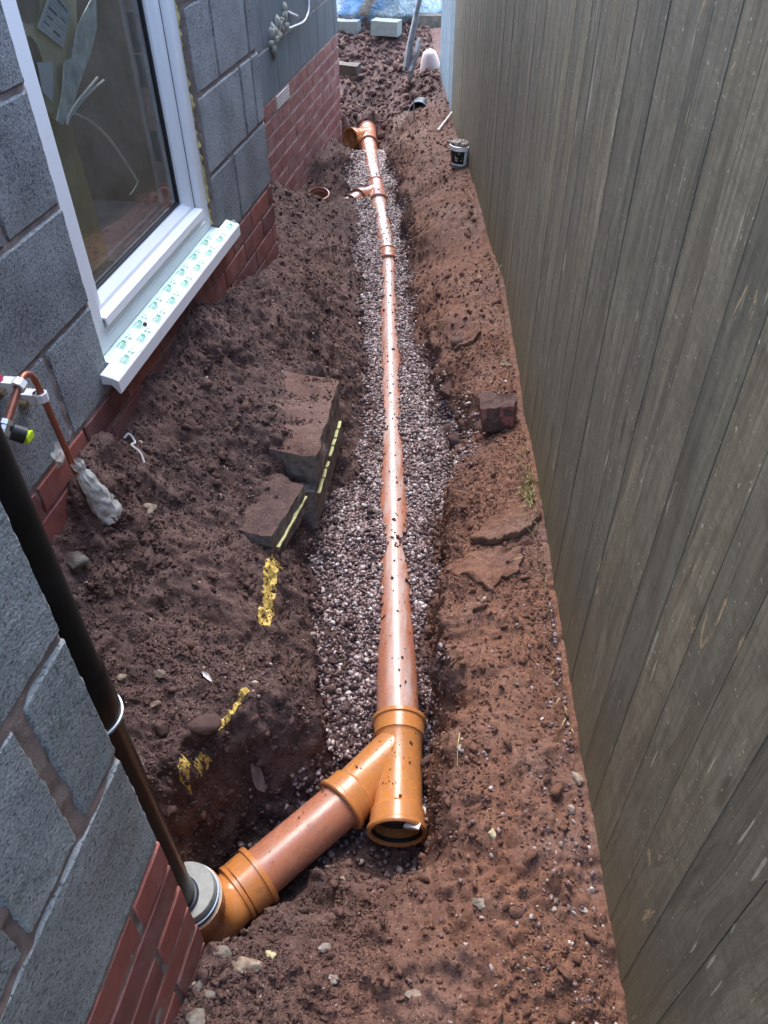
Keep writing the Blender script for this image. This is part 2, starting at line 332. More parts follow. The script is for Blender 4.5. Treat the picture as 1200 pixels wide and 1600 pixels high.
def empty(name, loc, label, cat, group=None, rz=0.0):
    o = bpy.data.objects.new(name, None); COL.objects.link(o); o.location = loc; o.rotation_euler = (0, 0, rz)
    o.empty_display_size = 0.05; o.matrix_world = Matrix.Translation(loc) @ Matrix.Rotation(rz, 4, 'Z')
    return tag(o, label, cat, group)
def box(x0, x1, y0, y1, z0, z1):
    v = [(x0, y0, z0), (x1, y0, z0), (x1, y1, z0), (x0, y1, z0), (x0, y0, z1), (x1, y0, z1), (x1, y1, z1), (x0, y1, z1)]
    f = [(0, 3, 2, 1), (4, 5, 6, 7), (0, 1, 5, 4), (1, 2, 6, 5), (2, 3, 7, 6), (3, 0, 4, 7)]
    return v, f
def bev_box(name, b, mat, parent, bv=0.002, seg=1):
    v, f = box(*b); o = mesh_obj(name, v, f, mat, parent); bm = bmesh.new(); bm.from_mesh(o.data)
    bmesh.ops.bevel(bm, geom=bm.edges[:], offset=bv, segments=seg, affect='EDGES'); bm.to_mesh(o.data); bm.free(); return o
def join(parts):
    V, F, n = [], [], 0
    for v, f in parts:
        V += [tuple(p) for p in v]; F += [tuple(i+n for i in q) for q in f]; n += len(v)
    return V, F
def frames(path):
    P = [Vector(p) for p in path]; T = []
    for i in range(len(P)):
        a = P[max(i-1, 0)]; b = P[min(i+1, len(P)-1)]; T.append((b-a).normalized())
    u = T[0].orthogonal().normalized(); out = []
    for t in T:
        u = (u-t*u.dot(t)).normalized(); out.append((u, t.cross(u).normalized(), t))
    return P, out
def tube(path, rad, n=16, caps=True):
    P, Fr = frames(path); rad = rad if hasattr(rad, '__len__') else [rad]*len(P); V, F = [], []
    for p, (u, w, t), r in zip(P, Fr, rad):
        for k in range(n):
            a = 2*math.pi*k/n; V.append(tuple(p+u*math.cos(a)*r+w*math.sin(a)*r))
    for i in range(len(P)-1):
        for k in range(n): a, b = i*n+k, i*n+(k+1) % n; F.append((a, b, b+n, a+n))
    if caps: F.append(tuple(range(n))[::-1]); F.append(tuple((len(P)-1)*n+k for k in range(n)))
    return V, F
def shell(a, b, prof, n=40):
    """surface of revolution about the line a->b; prof = (distance along, radius)"""
    A, B = Vector(a), Vector(b); t = (B-A).normalized(); u = t.orthogonal().normalized(); w = t.cross(u); V, F = [], []
    for d, r in prof:
        for k in range(n):
            q = 2*math.pi*k/n; V.append(tuple(A+t*d+u*math.cos(q)*r+w*math.sin(q)*r))
    for i in range(len(prof)-1):
        for k in range(n): x, y = i*n+k, i*n+(k+1) % n; F.append((x, y, y+n, x+n))
    return V, F
def fixn(o):
    bm = bmesh.new(); bm.from_mesh(o.data); bmesh.ops.recalc_face_normals(bm, faces=bm.faces[:]); bm.to_mesh(o.data); bm.free()
def autosmooth(o, ang=35):
    me = o.data; bm = bmesh.new(); bm.from_mesh(me); bmesh.ops.recalc_face_normals(bm, faces=bm.faces[:])
    for e in bm.edges:
        if len(e.link_faces) == 2 and e.calc_face_angle(0) > math.radians(ang): e.smooth = False
    for f in bm.faces: f.smooth = True
    bm.to_mesh(me); bm.free(); return o
def solid(name, vf, mat, parent=None, ang=35): return autosmooth(mesh_obj(name, vf[0], vf[1], mat, parent), ang)
def ico(sub):
    bm = bmesh.new(); bmesh.ops.create_icosphere(bm, subdivisions=sub, radius=1)
    v = np.array([p.co[:] for p in bm.verts]); f = [tuple(q.index for q in p.verts) for p in bm.faces]; bm.free(); return v, f
def rock_vf(sx, sy, sz, seed, sub=2, rough=0.25, facet=0.0):
    v, f = ico(sub); v = v.copy()
    r = 1+rough*vnoise(v[:, 0]*1.3, v[:, 1]*1.3, v[:, 2]*1.3, seed)+rough*0.4*vnoise(v[:, 0]*3.5, v[:, 1]*3.5, v[:, 2]*3.5, seed+1)
    v *= r[:, None]
    if facet:
        g = np.random.default_rng(seed)
        for _ in range(7):
            d = g.normal(size=3); d /= np.linalg.norm(d); k = v@d-facet; v -= np.outer(np.maximum(k, 0), d)
    return v*np.array([sx, sy, sz]), f
def rot_z(v, a): c, s = math.cos(a), math.sin(a); v = np.asarray(v); return np.stack([v[:, 0]*c-v[:, 1]*s, v[:, 0]*s+v[:, 1]*c, v[:, 2]], -1)
def hexa(c4, z0, z1, n=(8, 8, 3), amp=0.006, sc=0.03, seed=0):
    """lumpy six-sided piece over the plan quad c4 (anticlockwise); z0/z1 numbers or 4 corner heights"""
    z0 = z0 if hasattr(z0, '__len__') else [z0]*4; z1 = z1 if hasattr(z1, '__len__') else [z1]*4
    lo = [np.array((*c[:2], z)) for c, z in zip(c4, z0)]; hi = [np.array((*(c[2:] if len(c) > 2 else c[:2]), z)) for c, z in zip(c4, z1)]
    def P(u, v, w):
        f = lambda q: q[0]*(1-u)*(1-v)+q[1]*u*(1-v)+q[2]*u*v+q[3]*(1-u)*v
        return f(lo)*(1-w)+f(hi)*w
    idx, V, F = {}, [], []
    def vid(i, j, k):
        if (i, j, k) not in idx: idx[(i, j, k)] = len(V); V.append(P(i/n[0], j/n[1], k/n[2]))
        return idx[(i, j, k)]
    for i in range(n[0]):
        for j in range(n[1]):
            for k, s in ((0, -1), (n[2], 1)):
                q = [vid(i, j, k), vid(i+1, j, k), vid(i+1, j+1, k), vid(i, j+1, k)]; F.append(tuple(q[::s]))
    for i in range(n[0]):
        for k in range(n[2]):
            for j, s in ((0, 1), (n[1], -1)):
                q = [vid(i, j, k), vid(i+1, j, k), vid(i+1, j, k+1), vid(i, j, k+1)]; F.append(tuple(q[::s]))
    for j in range(n[1]):
        for k in range(n[2]):
            for i, s in ((0, -1), (n[0], 1)):
                q = [vid(i, j, k), vid(i, j+1, k), vid(i, j+1, k+1), vid(i, j, k+1)]; F.append(tuple(q[::s]))
    V = np.array(V); o = np.zeros_like(V)
    for ax in range(3): o[:, ax] = disp(V, amp, sc, seed+ax)+disp(V, amp*0.4, sc*0.35, seed+9+ax)
    return V+o, F
# ------------------------------------------------------------------ ground
CTL=[(-0.968,1.162,-1.170),(-0.881,1.229,-1.110),(-0.914,1.373,-1.120),(-0.936,1.676,-1.130),(-0.939,2.027,-1.110),(-0.939,2.297,-1.190),(-0.941,2.500,-1.240),(-0.938,2.961,-1.350),(-1.261,4.022,-1.440),(-1.260,4.662,-1.660),(-1.257,5.405,-1.600),(-1.262,5.802,-1.570),(-0.882,1.049,-1.250),(-0.748,1.155,-1.340),(-0.833,1.316,-1.300),(-0.592,1.274,-1.440),(-0.508,1.372,-1.530),(-0.428,1.235,-1.620),(-0.641,1.041,-1.420),(-0.491,1.025,-1.490),(-0.363,1.090,-1.660),(-0.756,0.975,-1.360),(-0.650,0.863,-1.420),(-0.921,1.452,-1.200),(-0.814,1.587,-1.290),(-0.717,1.424,-1.370),(-0.638,1.492,-1.420),(-0.554,1.424,-1.490),(-0.546,1.218,-1.480),(-0.913,1.679,-1.150),(-0.867,1.940,-1.220),(-0.749,1.959,-1.360),(-0.799,1.715,-1.270),(-0.743,2.238,-1.385),(-0.608,2.240,-1.400),(-0.710,1.695,-1.360),(-0.645,1.648,-1.410),(-0.568,1.569,-1.430),(-0.613,1.909,-1.385),(-0.585,2.044,-1.400),(-0.564,1.783,-1.410),(-0.578,2.497,-1.580),(-0.541,2.401,-1.630),(-0.500,2.098,-1.640),(-0.481,1.802,-1.620),(-0.517,1.638,-1.640),(-0.507,1.490,-1.600),(-0.512,1.805,-1.600),(-0.540,2.190,-1.600),(-0.537,1.664,-1.560),(-0.537,1.514,-1.550),(-0.883,2.311,-1.240),(-0.896,2.819,-1.360),(-0.801,2.843,-1.420),(-0.750,3.017,-1.500),(-0.699,3.084,-1.620),(-0.791,3.615,-1.620),(-0.884,3.423,-1.480),(-1.096,3.659,-1.430),(-1.186,3.881,-1.420),(-0.887,4.011,-1.620),(-0.621,2.492,-1.470),(-0.630,2.808,-1.620),(-0.689,2.588,-1.420),(-1.121,4.412,-1.640),(-0.986,4.227,-1.620),(-1.015,4.637,-1.640),(-1.168,4.915,-1.530),(-1.054,4.844,-1.560),(-1.184,4.710,-1.560),(-1.020,4.861,-1.640),(-1.073,3.805,-1.500),(-0.323,1.035,-1.740),(-0.401,1.287,-1.680),(-0.479,1.509,-1.670),(-0.535,1.939,-1.660),(-0.535,2.325,-1.665),(-0.613,2.783,-1.665),(-0.697,3.368,-1.665),(-0.837,4.145,-1.670),(-1.042,5.228,-1.680),(-1.100,5.393,-1.680),(-0.090,1.066,-1.730),(-0.115,1.239,-1.700),(-0.129,1.375,-1.680),(-0.123,1.564,-1.670),(-0.141,1.688,-1.660),(-0.189,1.958,-1.660),(-0.262,2.365,-1.665),(-0.342,2.822,-1.665),(-0.395,3.094,-1.665),(-0.488,3.547,-1.670),(-0.606,4.176,-1.670),(-0.754,4.758,-1.670),(-0.866,5.251,-1.680),(-0.930,5.482,-1.680),(-0.270,1.308,-1.680),(-0.289,1.529,-1.660),(-0.270,1.650,-1.642),(-0.304,1.734,-1.645),(-0.343,1.971,-1.662),(-0.405,2.344,-1.665),(-0.481,2.806,-1.667),(-0.576,3.389,-1.667),(-0.721,4.161,-1.670),(-0.969,5.254,-1.685),(-0.227,1.159,-1.700),(-0.055,2.072,-1.570),(-0.105,2.178,-1.600),(-0.138,2.079,-1.640),(-0.174,2.409,-1.600),(-0.224,2.644,-1.580),(-0.135,2.334,-1.520),(-0.027,0.919,-1.480),(-0.060,1.092,-1.490),(-0.084,1.233,-1.500),(-0.071,1.356,-1.490),(-0.085,1.521,-1.490),(-0.084,1.717,-1.520),(-0.026,1.738,-1.480),(-0.022,1.997,-1.510),(-0.141,2.503,-1.490),(-0.244,2.803,-1.500),(-0.316,2.944,-1.580),(-0.313,3.058,-1.490),(-0.411,3.406,-1.600),(-0.445,3.656,-1.520),(-0.485,3.657,-1.620),(-0.606,4.272,-1.600),(-0.508,4.013,-1.500),(-0.715,4.840,-1.620),(-0.627,4.759,-1.480),(-0.748,5.060,-1.520),(-0.872,5.453,-1.600),(-0.950,5.886,-1.620),(-0.859,5.715,-1.530),(-0.046,2.466,-1.460),(-0.074,2.241,-1.480),(0.066,1.931,-1.450),(0.015,1.809,-1.460),(0.033,1.503,-1.455),(-0.053,1.511,-1.475),(0.088,1.388,-1.450),(0.007,1.178,-1.465),(0.173,1.013,-1.450),(0.020,0.839,-1.460),(0.142,1.187,-1.450),(0.078,1.634,-1.450),(-0.187,2.992,-1.450),(-0.089,2.731,-1.450),(-0.307,3.656,-1.450),(-0.215,3.643,-1.440),(-0.148,3.181,-1.450),(-0.377,4.336,-1.440),(-0.419,4.097,-1.460),(-0.574,4.785,-1.450),(-0.495,5.102,-1.430),(-0.386,4.593,-1.420),(-0.739,5.425,-1.450),(-0.680,5.618,-1.420),(-0.571,5.788,-1.380),(-1.204,6.048,-1.620),(-1.132,6.179,-1.630),(-1.269,6.013,-1.600),(-1.032,6.159,-1.600),(-1.152,6.299,-1.560),(-1.267,6.401,-1.500),(-1.093,6.543,-1.440),(-1.308,6.630,-1.420),(-0.790,6.112,-1.380),(-0.896,6.545,-1.350),(-1.139,6.825,-1.390),(-1.181,7.087,-1.330),(-1.379,7.025,-1.300),(-0.921,7.083,-1.280),(-1.643,7.954,-1.300),(-1.214,7.994,-1.300),(-0.930,8.021,-1.300),(-0.537,0.707,-1.800),(-0.502,0.777,-1.800),(-0.465,0.830,-1.800),(-0.395,0.875,-1.790),(-0.307,0.956,-1.770),(-0.549,0.665,-1.800),(-0.443,0.729,-1.800),(-0.338,0.803,-1.790),(-0.232,0.901,-1.790),(-0.210,0.782,-1.800),(-0.324,0.692,-1.770),(-0.153,0.806,-1.800),(-0.110,0.932,-1.780),(-0.257,0.727,-1.760),(-0.594,0.695,-1.480),(-0.559,0.757,-1.490),(-0.515,0.831,-1.500),(-0.456,0.893,-1.520),(-0.384,0.947,-1.560),(-0.334,1.012,-1.620),(-0.643,0.758,-1.450),(-0.539,0.858,-1.460),(-0.459,0.913,-1.500),(-0.397,0.443,-1.490),(-0.339,0.489,-1.540),(-0.301,0.555,-1.600),(-0.233,0.640,-1.660),(-0.169,0.732,-1.740),(-0.081,0.718,-1.660),(-0.041,0.722,-1.550),(-0.055,0.824,-1.560),(-0.025,0.766,-1.470),(-0.363,0.361,-1.420),(-0.290,0.428,-1.470),(-0.220,0.502,-1.530),(-0.163,0.576,-1.580),(-0.091,0.600,-1.550),(-0.188,0.382,-1.460),(-0.071,0.466,-1.480),(0.006,0.583,-1.470),(0.017,0.474,-1.460),(0.178,0.548,-1.450),(0.176,0.788,-1.450),(0.263,0.462,-1.450),(0.236,0.670,-1.450),(-0.178,0.344,-1.450),(-0.375,0.305,-1.420),(0.026,0.377,-1.450),(-1.100,1.000,-1.050),(-1.100,1.600,-1.120),(-1.100,2.300,-1.200),(-1.100,2.900,-1.300),(-0.900,0.600,-1.200),(-0.700,0.500,-1.380),(-0.600,0.450,-1.450),(-1.400,4.100,-1.500),(-1.400,4.700,-1.660),(-1.400,5.500,-1.600),(-1.400,3.200,-1.400),(-1.000,0.300,-1.300),(-0.600,0.200,-1.420),(-0.450,0.000,-1.420),(0.000,0.000,-1.450),(0.300,0.000,-1.450),(-0.800,-0.400,-1.420),(0.000,-0.500,-1.450),(0.600,-0.500,-1.450),(0.600,1.000,-1.450),(0.500,2.000,-1.450),(0.400,3.000,-1.450),(0.200,4.000,-1.450),(0.000,5.000,-1.430),(-0.200,6.000,-1.380),(0.000,7.000,-1.300),(0.000,9.000,-1.300),(-2.000,9.000,-1.300),(-2.000,7.000,-1.300),(-2.200,6.000,-1.400),(-1.000,9.000,-1.300),(-0.470,0.520,-1.780),(-0.500,0.600,-1.750),(-0.420,0.470,-1.720),(-0.250,0.620,-1.760)]
C = np.array(CTL)
def _phi(r2): return np.sqrt(r2+0.02**2)
_d2 = ((C[:, None, :2]-C[None, :, :2])**2).sum(-1)
_wt = np.linalg.solve(_phi(_d2)-np.eye(len(C))*0.004, C[:, 2]-(-1.45))
GL = [(-0.311, 1.0), (-0.35, 1.087), (-0.409, 1.286), (-0.480, 1.517), (-0.515, 1.734), (-0.475, 1.88), (-0.440, 2.00), (-0.432, 2.15), (-0.465, 2.35), (-0.515, 2.563), (-0.640, 3.084), (-0.703, 3.398), (-0.777, 3.755), (-0.849, 4.169), (-0.884, 4.353), (-0.993, 4.519), (-1.051, 4.804), (-1.08, 5.224), (-1.113, 5.418), (-1.11, 5.6)]
GR = [(-0.081, 1.0), (-0.119, 1.331), (-0.114, 1.575), (-0.135, 1.709), (-0.135, 1.859), (-0.140, 2.028), (-0.130, 2.217), (-0.190, 2.406), (-0.250, 2.617), (-0.337, 2.849), (-0.387, 3.123), (-0.459, 3.433), (-0.519, 3.79), (-0.595, 4.203), (-0.711, 4.683), (-0.853, 5.253), (-0.921, 5.483), (-0.95, 5.6)]
gl = lambda y: np.interp(y, [p[1] for p in GL], [p[0] for p in GL])
gr = lambda y: np.interp(y, [p[1] for p in GR], [p[0] for p in GR])
PA = [(-0.158, 1.085), (-0.615, 3.76), (-1.095, 5.80)]
pipe_x = lambda y: np.interp(y, [p[1] for p in PA], [p[0] for p in PA])
AX = -1.705
def gmask(x, y):
    w = 0.03*vnoise(x*9, y*9, s=5)+0.014*vnoise(x*30, y*30, s=6)
    m = np.minimum(x-gl(y)+w, gr(y)-x+w)
    m = np.where((y < 0.98) | (y > 5.5), -1, m)
    return m
xs = np.unique(np.concatenate([np.arange(-1.5, -1.15, 0.012), np.arange(-1.15, 0.40, 0.0052), np.arange(0.40, 0.7, 0.02)]))
ys = [-0.6]
while ys[-1] < 9.4:
    y = ys[-1]; ys.append(y+(0.02 if y < 0.2 else 0.0052 if y < 1.9 else 0.0052+(y-1.9)*0.0045))
ys = np.array(ys); GX, GY = np.meshgrid(xs, ys)
GZ = np.full(GX.shape, -1.45)
for (cx, cy, _), w in zip(C, _wt): GZ += w*_phi((GX-cx)**2+(GY-cy)**2)
gm = gmask(GX, GY); soft = 1/(1+np.exp(np.clip((gm-0.0)/0.012, -30, 30)))          # 1 on soil, 0 in the gravel
right = 1/(1+np.exp(-(GX-pipe_x(np.clip(GY, 1.1, 5.8))-0.02)/0.05))
front = 1/(1+np.exp((GY-0.75)/0.08))
rough_l = (1-0.55*right*(1-front*0.5))*0.85
warp = 0.02*vnoise(GX*12, GY*12, s=11); wx, wy = GX+warp, GY+0.02*vnoise(GX*12, GY*12, s=12)
n = 0.030*vnoise(wx*4.5, wy*4.5, s=1)+0.017*vnoise(wx*11, wy*11, s=2)+0.010*vnoise(wx*25, wy*25, s=3)+0.0055*vnoise(wx*60, wy*60, s=4)
w1, r1 = worley(wx*17, wy*17, 3); w2, r2 = worley(wx*42, wy*42, 4); w3, r3 = worley(wx*95, wy*95, 5)
patch = np.clip(0.5+1.2*vnoise(GX*3.2, GY*3.2, s=21), 0, 1)
cl = 0.030*np.maximum(0, 0.55-w1)*(r1 > 0.45)*r1*patch+0.016*np.maximum(0, 0.6-w2)*(r2 > 0.25)+0.0062*np.maximum(0, 0.6-w3)
ridge = 1-np.abs(vnoise(wx*7, wy*7, s=31)); ridge = np.maximum(0, ridge-0.90)*10
GZ += soft*(n*rough_l+cl*(0.4+0.9*rough_l)*(1+0.8*front)-0.010*ridge*right*(1-front))+(1-soft)*0.006*vnoise(GX*20, GY*20, s=8)
GZ += np.where(GY < 2.4, 0.0016*vnoise(GX*150, GY*150, s=13)*soft, 0)
# level bed of the trench, and clear room round the far fittings
FL = [(0.9, -1.745), (1.02, -1.735), (1.15, -1.705), (1.3, -1.688), (1.45, -1.672), (1.58, -1.663), (1.66, -1.660), (1.76, -1.667), (1.95, -1.669), (2.4, -1.667), (2.8, -1.667), (3.4, -1.664), (3.8, -1.668), (4.5, -1.670), (5.0, -1.668), (5.35, -1.674), (5.47, -1.70), (5.6, -1.77)]
fl_ = np.interp(GY, [q[0] for q in FL], [q[1] for q in FL])+0.006*vnoise(GX*20, GY*20, s=8)+0.007*vnoise(GX*7, GY*7, s=9)
bl = np.clip((gm+0.025)/0.05, 0, 1); bl = bl*bl*(3-2*bl); GZ = GZ*(1-bl)+fl_*bl
grv = gr(GY); zb_ = np.array([np.interp(gr(yv)+0.07, xs, GZ[i]) for i, yv in enumerate(ys)])[:, None]; zf_ = np.array([np.interp(gr(yv)-0.03, xs, GZ[i]) for i, yv in enumerate(ys)])[:, None]
tw = np.clip((GX-grv-0.008-0.008*vnoise(GY*22, GX*3, s=71))/0.030, 0, 1); tw = tw*tw*(3-2*tw); on = (np.clip((GY-1.0)/0.06, 0, 1)*np.clip((2.02-GY)/0.12, 0, 1))*((GX > grv-0.03) & (GX < grv+0.07))
GZ = GZ*(1-on)+(zf_*(1-tw)+zb_*tw+0.006*vnoise(GX*50, GY*50, s=72))*on
pxg = np.interp(GY, [5.0, 5.8, 6.0], [-0.907, -1.095, -1.14]); dd = np.where((GY > 5.5) & (GY < 6.02), np.abs(GX-pxg), 9)
d3 = np.hypot(GX+1.175, GY-5.68); kk = np.clip((0.16-np.minimum(dd, d3-0.02))/0.10, 0, 1)*np.clip((6.06-GY)/0.14, 0, 1); GZ = GZ*(1-kk)+np.minimum(GZ, -1.765)*kk
for (ax_, ay_, bx0, by0) in ((-0.12, 0.795, -0.158, 1.085), (-0.148, 1.0, -0.402, 0.657), (-0.402, 0.657, -0.465, 0.505)):
    ux, uy = bx0-ax_, by0-ay_; tt_ = np.clip(((GX-ax_)*ux+(GY-ay_)*uy)/(ux*ux+uy*uy), 0, 1); de = np.hypot(GX-ax_-tt_*ux, GY-ay_-tt_*uy)
    kk = np.clip((0.085-de)/0.03, 0, 1); GZ = GZ*(1-kk)+np.minimum(GZ, -1.772)*kk
de = np.hypot(GX+0.125, (GY-0.755)*1.1); kk = np.clip((0.105-de)/0.04, 0, 1); GZ = GZ*(1-kk)+np.minimum(GZ, -1.80)*kk
de = np.hypot(GX+1.165, GY-5.50); kk = np.clip((0.16-de)/0.07, 0, 1); GZ = GZ*(1-kk)+np.minimum(GZ, -1.745)*kk
RED = np.clip(right*(0.95-0.12*np.clip(GY-2.6, 0, 3)*1.6), 0.12, 1)*np.where(GY > 5.6, 0.5, 1)
RED = np.where(GY < 0.85, np.clip(0.15+1.0*(GX+0.25)/0.45, 0.10, 0.95), RED)*soft
# steep banks: push the surface in and out sideways so that they are as rough as the level ground
def slopes(Z):
    zy, zx = np.gradient(Z, ys, xs); nz = 1/np.sqrt(1+zx*zx+zy*zy); return -zx*nz, -zy*nz, nz
def blur(A, k=3):
    for _ in range(k): A = (A+np.roll(A, 1, 0)+np.roll(A, -1, 0)+np.roll(A, 1, 1)+np.roll(A, -1, 1))/5
    return A
NX, NY, NZ = slopes(blur(GZ, 8)); st_ = np.clip((0.86-NZ)/0.3, 0, 1)
dd_ = 0.8*st_*(0.016*vnoise(GX*28, GY*28, GZ*28, 61)+0.010*vnoise(GX*60, GY*60, GZ*60, 62)+0.005*vnoise(GX*140, GY*140, GZ*140, 63))
dd_ = np.where((np.abs(GX-pipe_x(GY)) < 0.09) & (GY > 1), 0, dd_)
ground = grid_mesh('ground', GX+NX*dd_, GY+NY*dd_, GZ+NZ*dd_, 'soil'); tag(ground, kind='structure')
at = ground.data.attributes.new('red', 'FLOAT', 'POINT'); at.data.foreach_set('value', RED.ravel().astype(np.float32))
def zat(x, y):
    x = np.asarray(x, float); y = np.asarray(y, float)
    i = np.clip(np.searchsorted(ys, y)-1, 0, len(ys)-2); j = np.clip(np.searchsorted(xs, x)-1, 0, len(xs)-2)
    v = (y-ys[i])/(ys[i+1]-ys[i]); u = (x-xs[j])/(xs[j+1]-xs[j])
    return (GZ[i, j]*(1-u)+GZ[i, j+1]*u)*(1-v)+(GZ[i+1, j]*(1-u)+GZ[i+1, j+1]*u)*v
def setred(o, val):
    q = o.data.attributes.new('red', 'FLOAT', 'POINT'); q.data.foreach_set('value', np.full(len(o.data.vertices), val, np.float32))
# the land around, a little lower where the strip of detailed ground covers it
gv, gf = [], []
for (x0, x1, y0, y1, z) in ((-120, 120, 9.38, 220, -1.31), (-120, -1.49, -60, 9.38, -1.62), (0.69, 120, -60, 9.38, -1.47), (-1.49, 0.69, -60, -0.59, -1.46)):
    n0 = len(gv); gv += [(x0, y0, z), (x1, y0, z), (x1, y1, z), (x0, y1, z)]; gf.append((n0, n0+1, n0+2, n0+3))
fg = mesh_obj('terrain', gv, gf, 'soil'); tag(fg, kind='structure')
# ------------------------------------------------------------------ house
house = empty('house', (-0.94, 1.5, -1.45), 'stepped house wall of grey blocks over red brick with a new white window', 'house')
HI = house.matrix_world.inverted()
def adopt(o, par):
    o.parent = par; o.matrix_parent_inverse = par.matrix_world.inverted(); return o
def unit(name, c, y0, y1, z0, z1, mat, par, res=0.03, amp=0.0012, sc=0.02, rag=0.0, depth=0.08, rnd=0.004, seed=0, edge_sharp=True):
    ny = max(2, int(round((y1-y0)/res))); nz = max(2, int(round((z1-z0)/res)))
    yy = np.concatenate([[0], np.linspace(rnd, y1-y0-rnd, ny), [y1-y0]]); zz = np.concatenate([[0], np.linspace(rnd, z1-z0-rnd, nz), [z1-z0]])
    Y, Z = np.meshgrid(yy, zz); X = np.zeros_like(Y)
    X[0, :] -= rnd; X[-1, :] -= rnd; X[:, 0] -= rnd; X[:, -1] -= rnd
    P = np.stack([X+c, Y+y0, Z+z0], -1).reshape(-1, 3); D = np.zeros_like(P)
    D[:, 0] = disp(P, amp, sc, seed)+disp(P, amp*0.7, sc*0.4, seed+1)
    edge = np.zeros(Y.shape, bool); edge[0] = edge[-1] = True; edge[:, 0] = edge[:, -1] = True; edge = edge.reshape(-1)
    if rag:
        D[edge, 1] += disp(P[edge], rag, sc*0.7, seed+2)+disp(P[edge], rag*0.6, sc*0.25, seed+4); D[edge, 2] += disp(P[edge], rag, sc*0.7, seed+3)
    P = P+D; nx_, nz_ = Y.shape[1], Y.shape[0]; I = np.arange(nx_*nz_).reshape(nz_, nx_)
    F = [(I[j, i], I[j, i+1], I[j+1, i+1], I[j+1, i]) for j in range(nz_-1) for i in range(nx_-1)]
    ring = list(I[0, :])+list(I[1:, -1])+list(I[-1, -2::-1])+list(I[-2:0:-1, 0]); n = len(P)
    B = P[ring].copy(); B[:, 0] = c-depth; V = np.vstack([P, B]); k = len(ring)
    F += [(ring[(i+1) % k], ring[i], n+i, n+(i+1) % k) for i in range(k)]
    cy, cz = (y0+y1)/2, (z0+z1)/2; V = V-np.array([c, cy, cz])
    me = bpy.data.meshes.new(name); me.from_pydata(V.tolist(), [], [tuple(int(q) for q in f) for f in F]); me.materials.append(MT[mat])
    me.polygons.foreach_set('use_smooth', [True]*len(me.polygons)); o = bpy.data.objects.new(name, me); COL.objects.link(o)
    if edge_sharp:
        vs = np.array([q.co[:] for q in me.vertices]); ev = np.array([q.vertices[:] for q in me.edges]); E2 = np.zeros(len(ev), bool)
        isb = np.zeros(len(vs), bool); isb[ring] = True; i2 = set(int(q) for q in I[1:-1, 1:-1].ravel()) ; inn = np.zeros(len(vs), bool); inn[list(i2)] = True
        rim = np.zeros(len(vs), bool); rim[[int(q) for q in list(I[1, 1:-1])+list(I[-2, 1:-1])+list(I[1:-1, 1])+list(I[1:-1, -2])]] = True
        E2 |= isb[ev[:, 0]] & isb[ev[:, 1]]; E2 |= rim[ev[:, 0]] & rim[ev[:, 1]]
        at_ = me.attributes.new('sharp_edge', 'BOOLEAN', 'EDGE'); at_.data.foreach_set('value', E2)
    o.matrix_world = Matrix.Translation((c, cy, cz)); adopt(o, par); return o
def core(name, c, y0, y1, z0, z1, mat, par, back=-0.006, thick=0.10, res=0.012, amp=0.0035, hole=None):
    """mortar bed behind the faces of the units: its lumpy front shows in the joints"""
    def ax(a, b, extra): return np.unique(np.concatenate([np.arange(a, b, res), [b], extra]))
    Y, Z = np.meshgrid(ax(y0, y1, hole[:2] if hole else []), ax(z0, z1, hole[2:] if hole else []))
    X = c+back+amp*vnoise(Y*60, Z*60, s=41)+amp*0.7*vnoise(Y*25, Z*25, s=42)
    keep = None
    if hole:
        ym = (Y[:-1, :-1]+Y[1:, 1:])/2; zm = (Z[:-1, :-1]+Z[1:, 1:])/2
        keep = ~((ym > hole[0]) & (ym < hole[1]) & (zm > hole[2]) & (zm < hole[3]))
    o = grid_mesh(name, X, Y, Z, mat, None, True, keep)
    bm = bmesh.new(); bm.from_mesh(o.data)
    be = [e for e in bm.edges if e.is_boundary]; r = bmesh.ops.extrude_edge_only(bm, edges=be)
    for q in r['geom']:
        if isinstance(q, bmesh.types.BMVert): q.co.x = c-thick
    lv = [v for v in bm.verts if not v.link_faces]; bmesh.ops.delete(bm, geom=lv, context='VERTS')
    bmesh.ops.recalc_face_normals(bm, faces=bm.faces[:]); bm.to_mesh(o.data); bm.free()
    return adopt(o, house)
BZ = -1.048
def bz(k): return BZ+0.225*k            # block bed joints
SEED = [100]
def row(c, z0, z1, edges, mat, par, name, **k):
    for y0, y1 in edges:
        SEED[0] += 7; unit(name, c+random.uniform(-0.0012, 0.0012), y0, y1, z0, z1, mat, par, seed=SEED[0], **k)
def run(y0, y1, step, first, gap=0.010):
    """units of length step-gap filling y0..y1 with a joint at `first`"""
    a = first
    while a > y0: a -= step
    out = []
    while a < y1:
        s, e = max(a+gap/2, y0), min(a+step-gap/2, y1)
        if e-s > 0.02: out.append((s, e))
        a += step
    return out
# --- nearest wall, ends in a corner at y = 0.427
cN, yN = -0.398, 0.427
wallN = core('wall', cN, -2.2, yN-0.004, -1.75, 1.2, 'mortar', house, back=-0.0035, amp=0.0024, res=0.010)
kN = dict(res=0.0075, amp=0.0009, sc=0.011, rag=0.0028, depth=0.098, rnd=0.004)
kf = dict(res=0.05, amp=0.0008, sc=0.02, rag=0.0, depth=0.098, rnd=0.004)
row(cN, bz(0)+0.005, bz(1)-0.006, [(-0.013, yN)], 'block_close', wallN, 'block', **kN)
row(cN, bz(0)+0.005, bz(1)-0.006, run(-2.2, -0.024, 0.45, -0.024), 'block_close', wallN, 'block', **kf)
row(cN, bz(1)+0.006, bz(2)-0.006, [(0.342, yN)], 'block_close', wallN, 'block', **kN)
row(cN, bz(1)+0.006, bz(2)-0.006, [(0.220, 0.323), (-0.22, 0.208)], 'block_close', wallN, 'block', **kN)
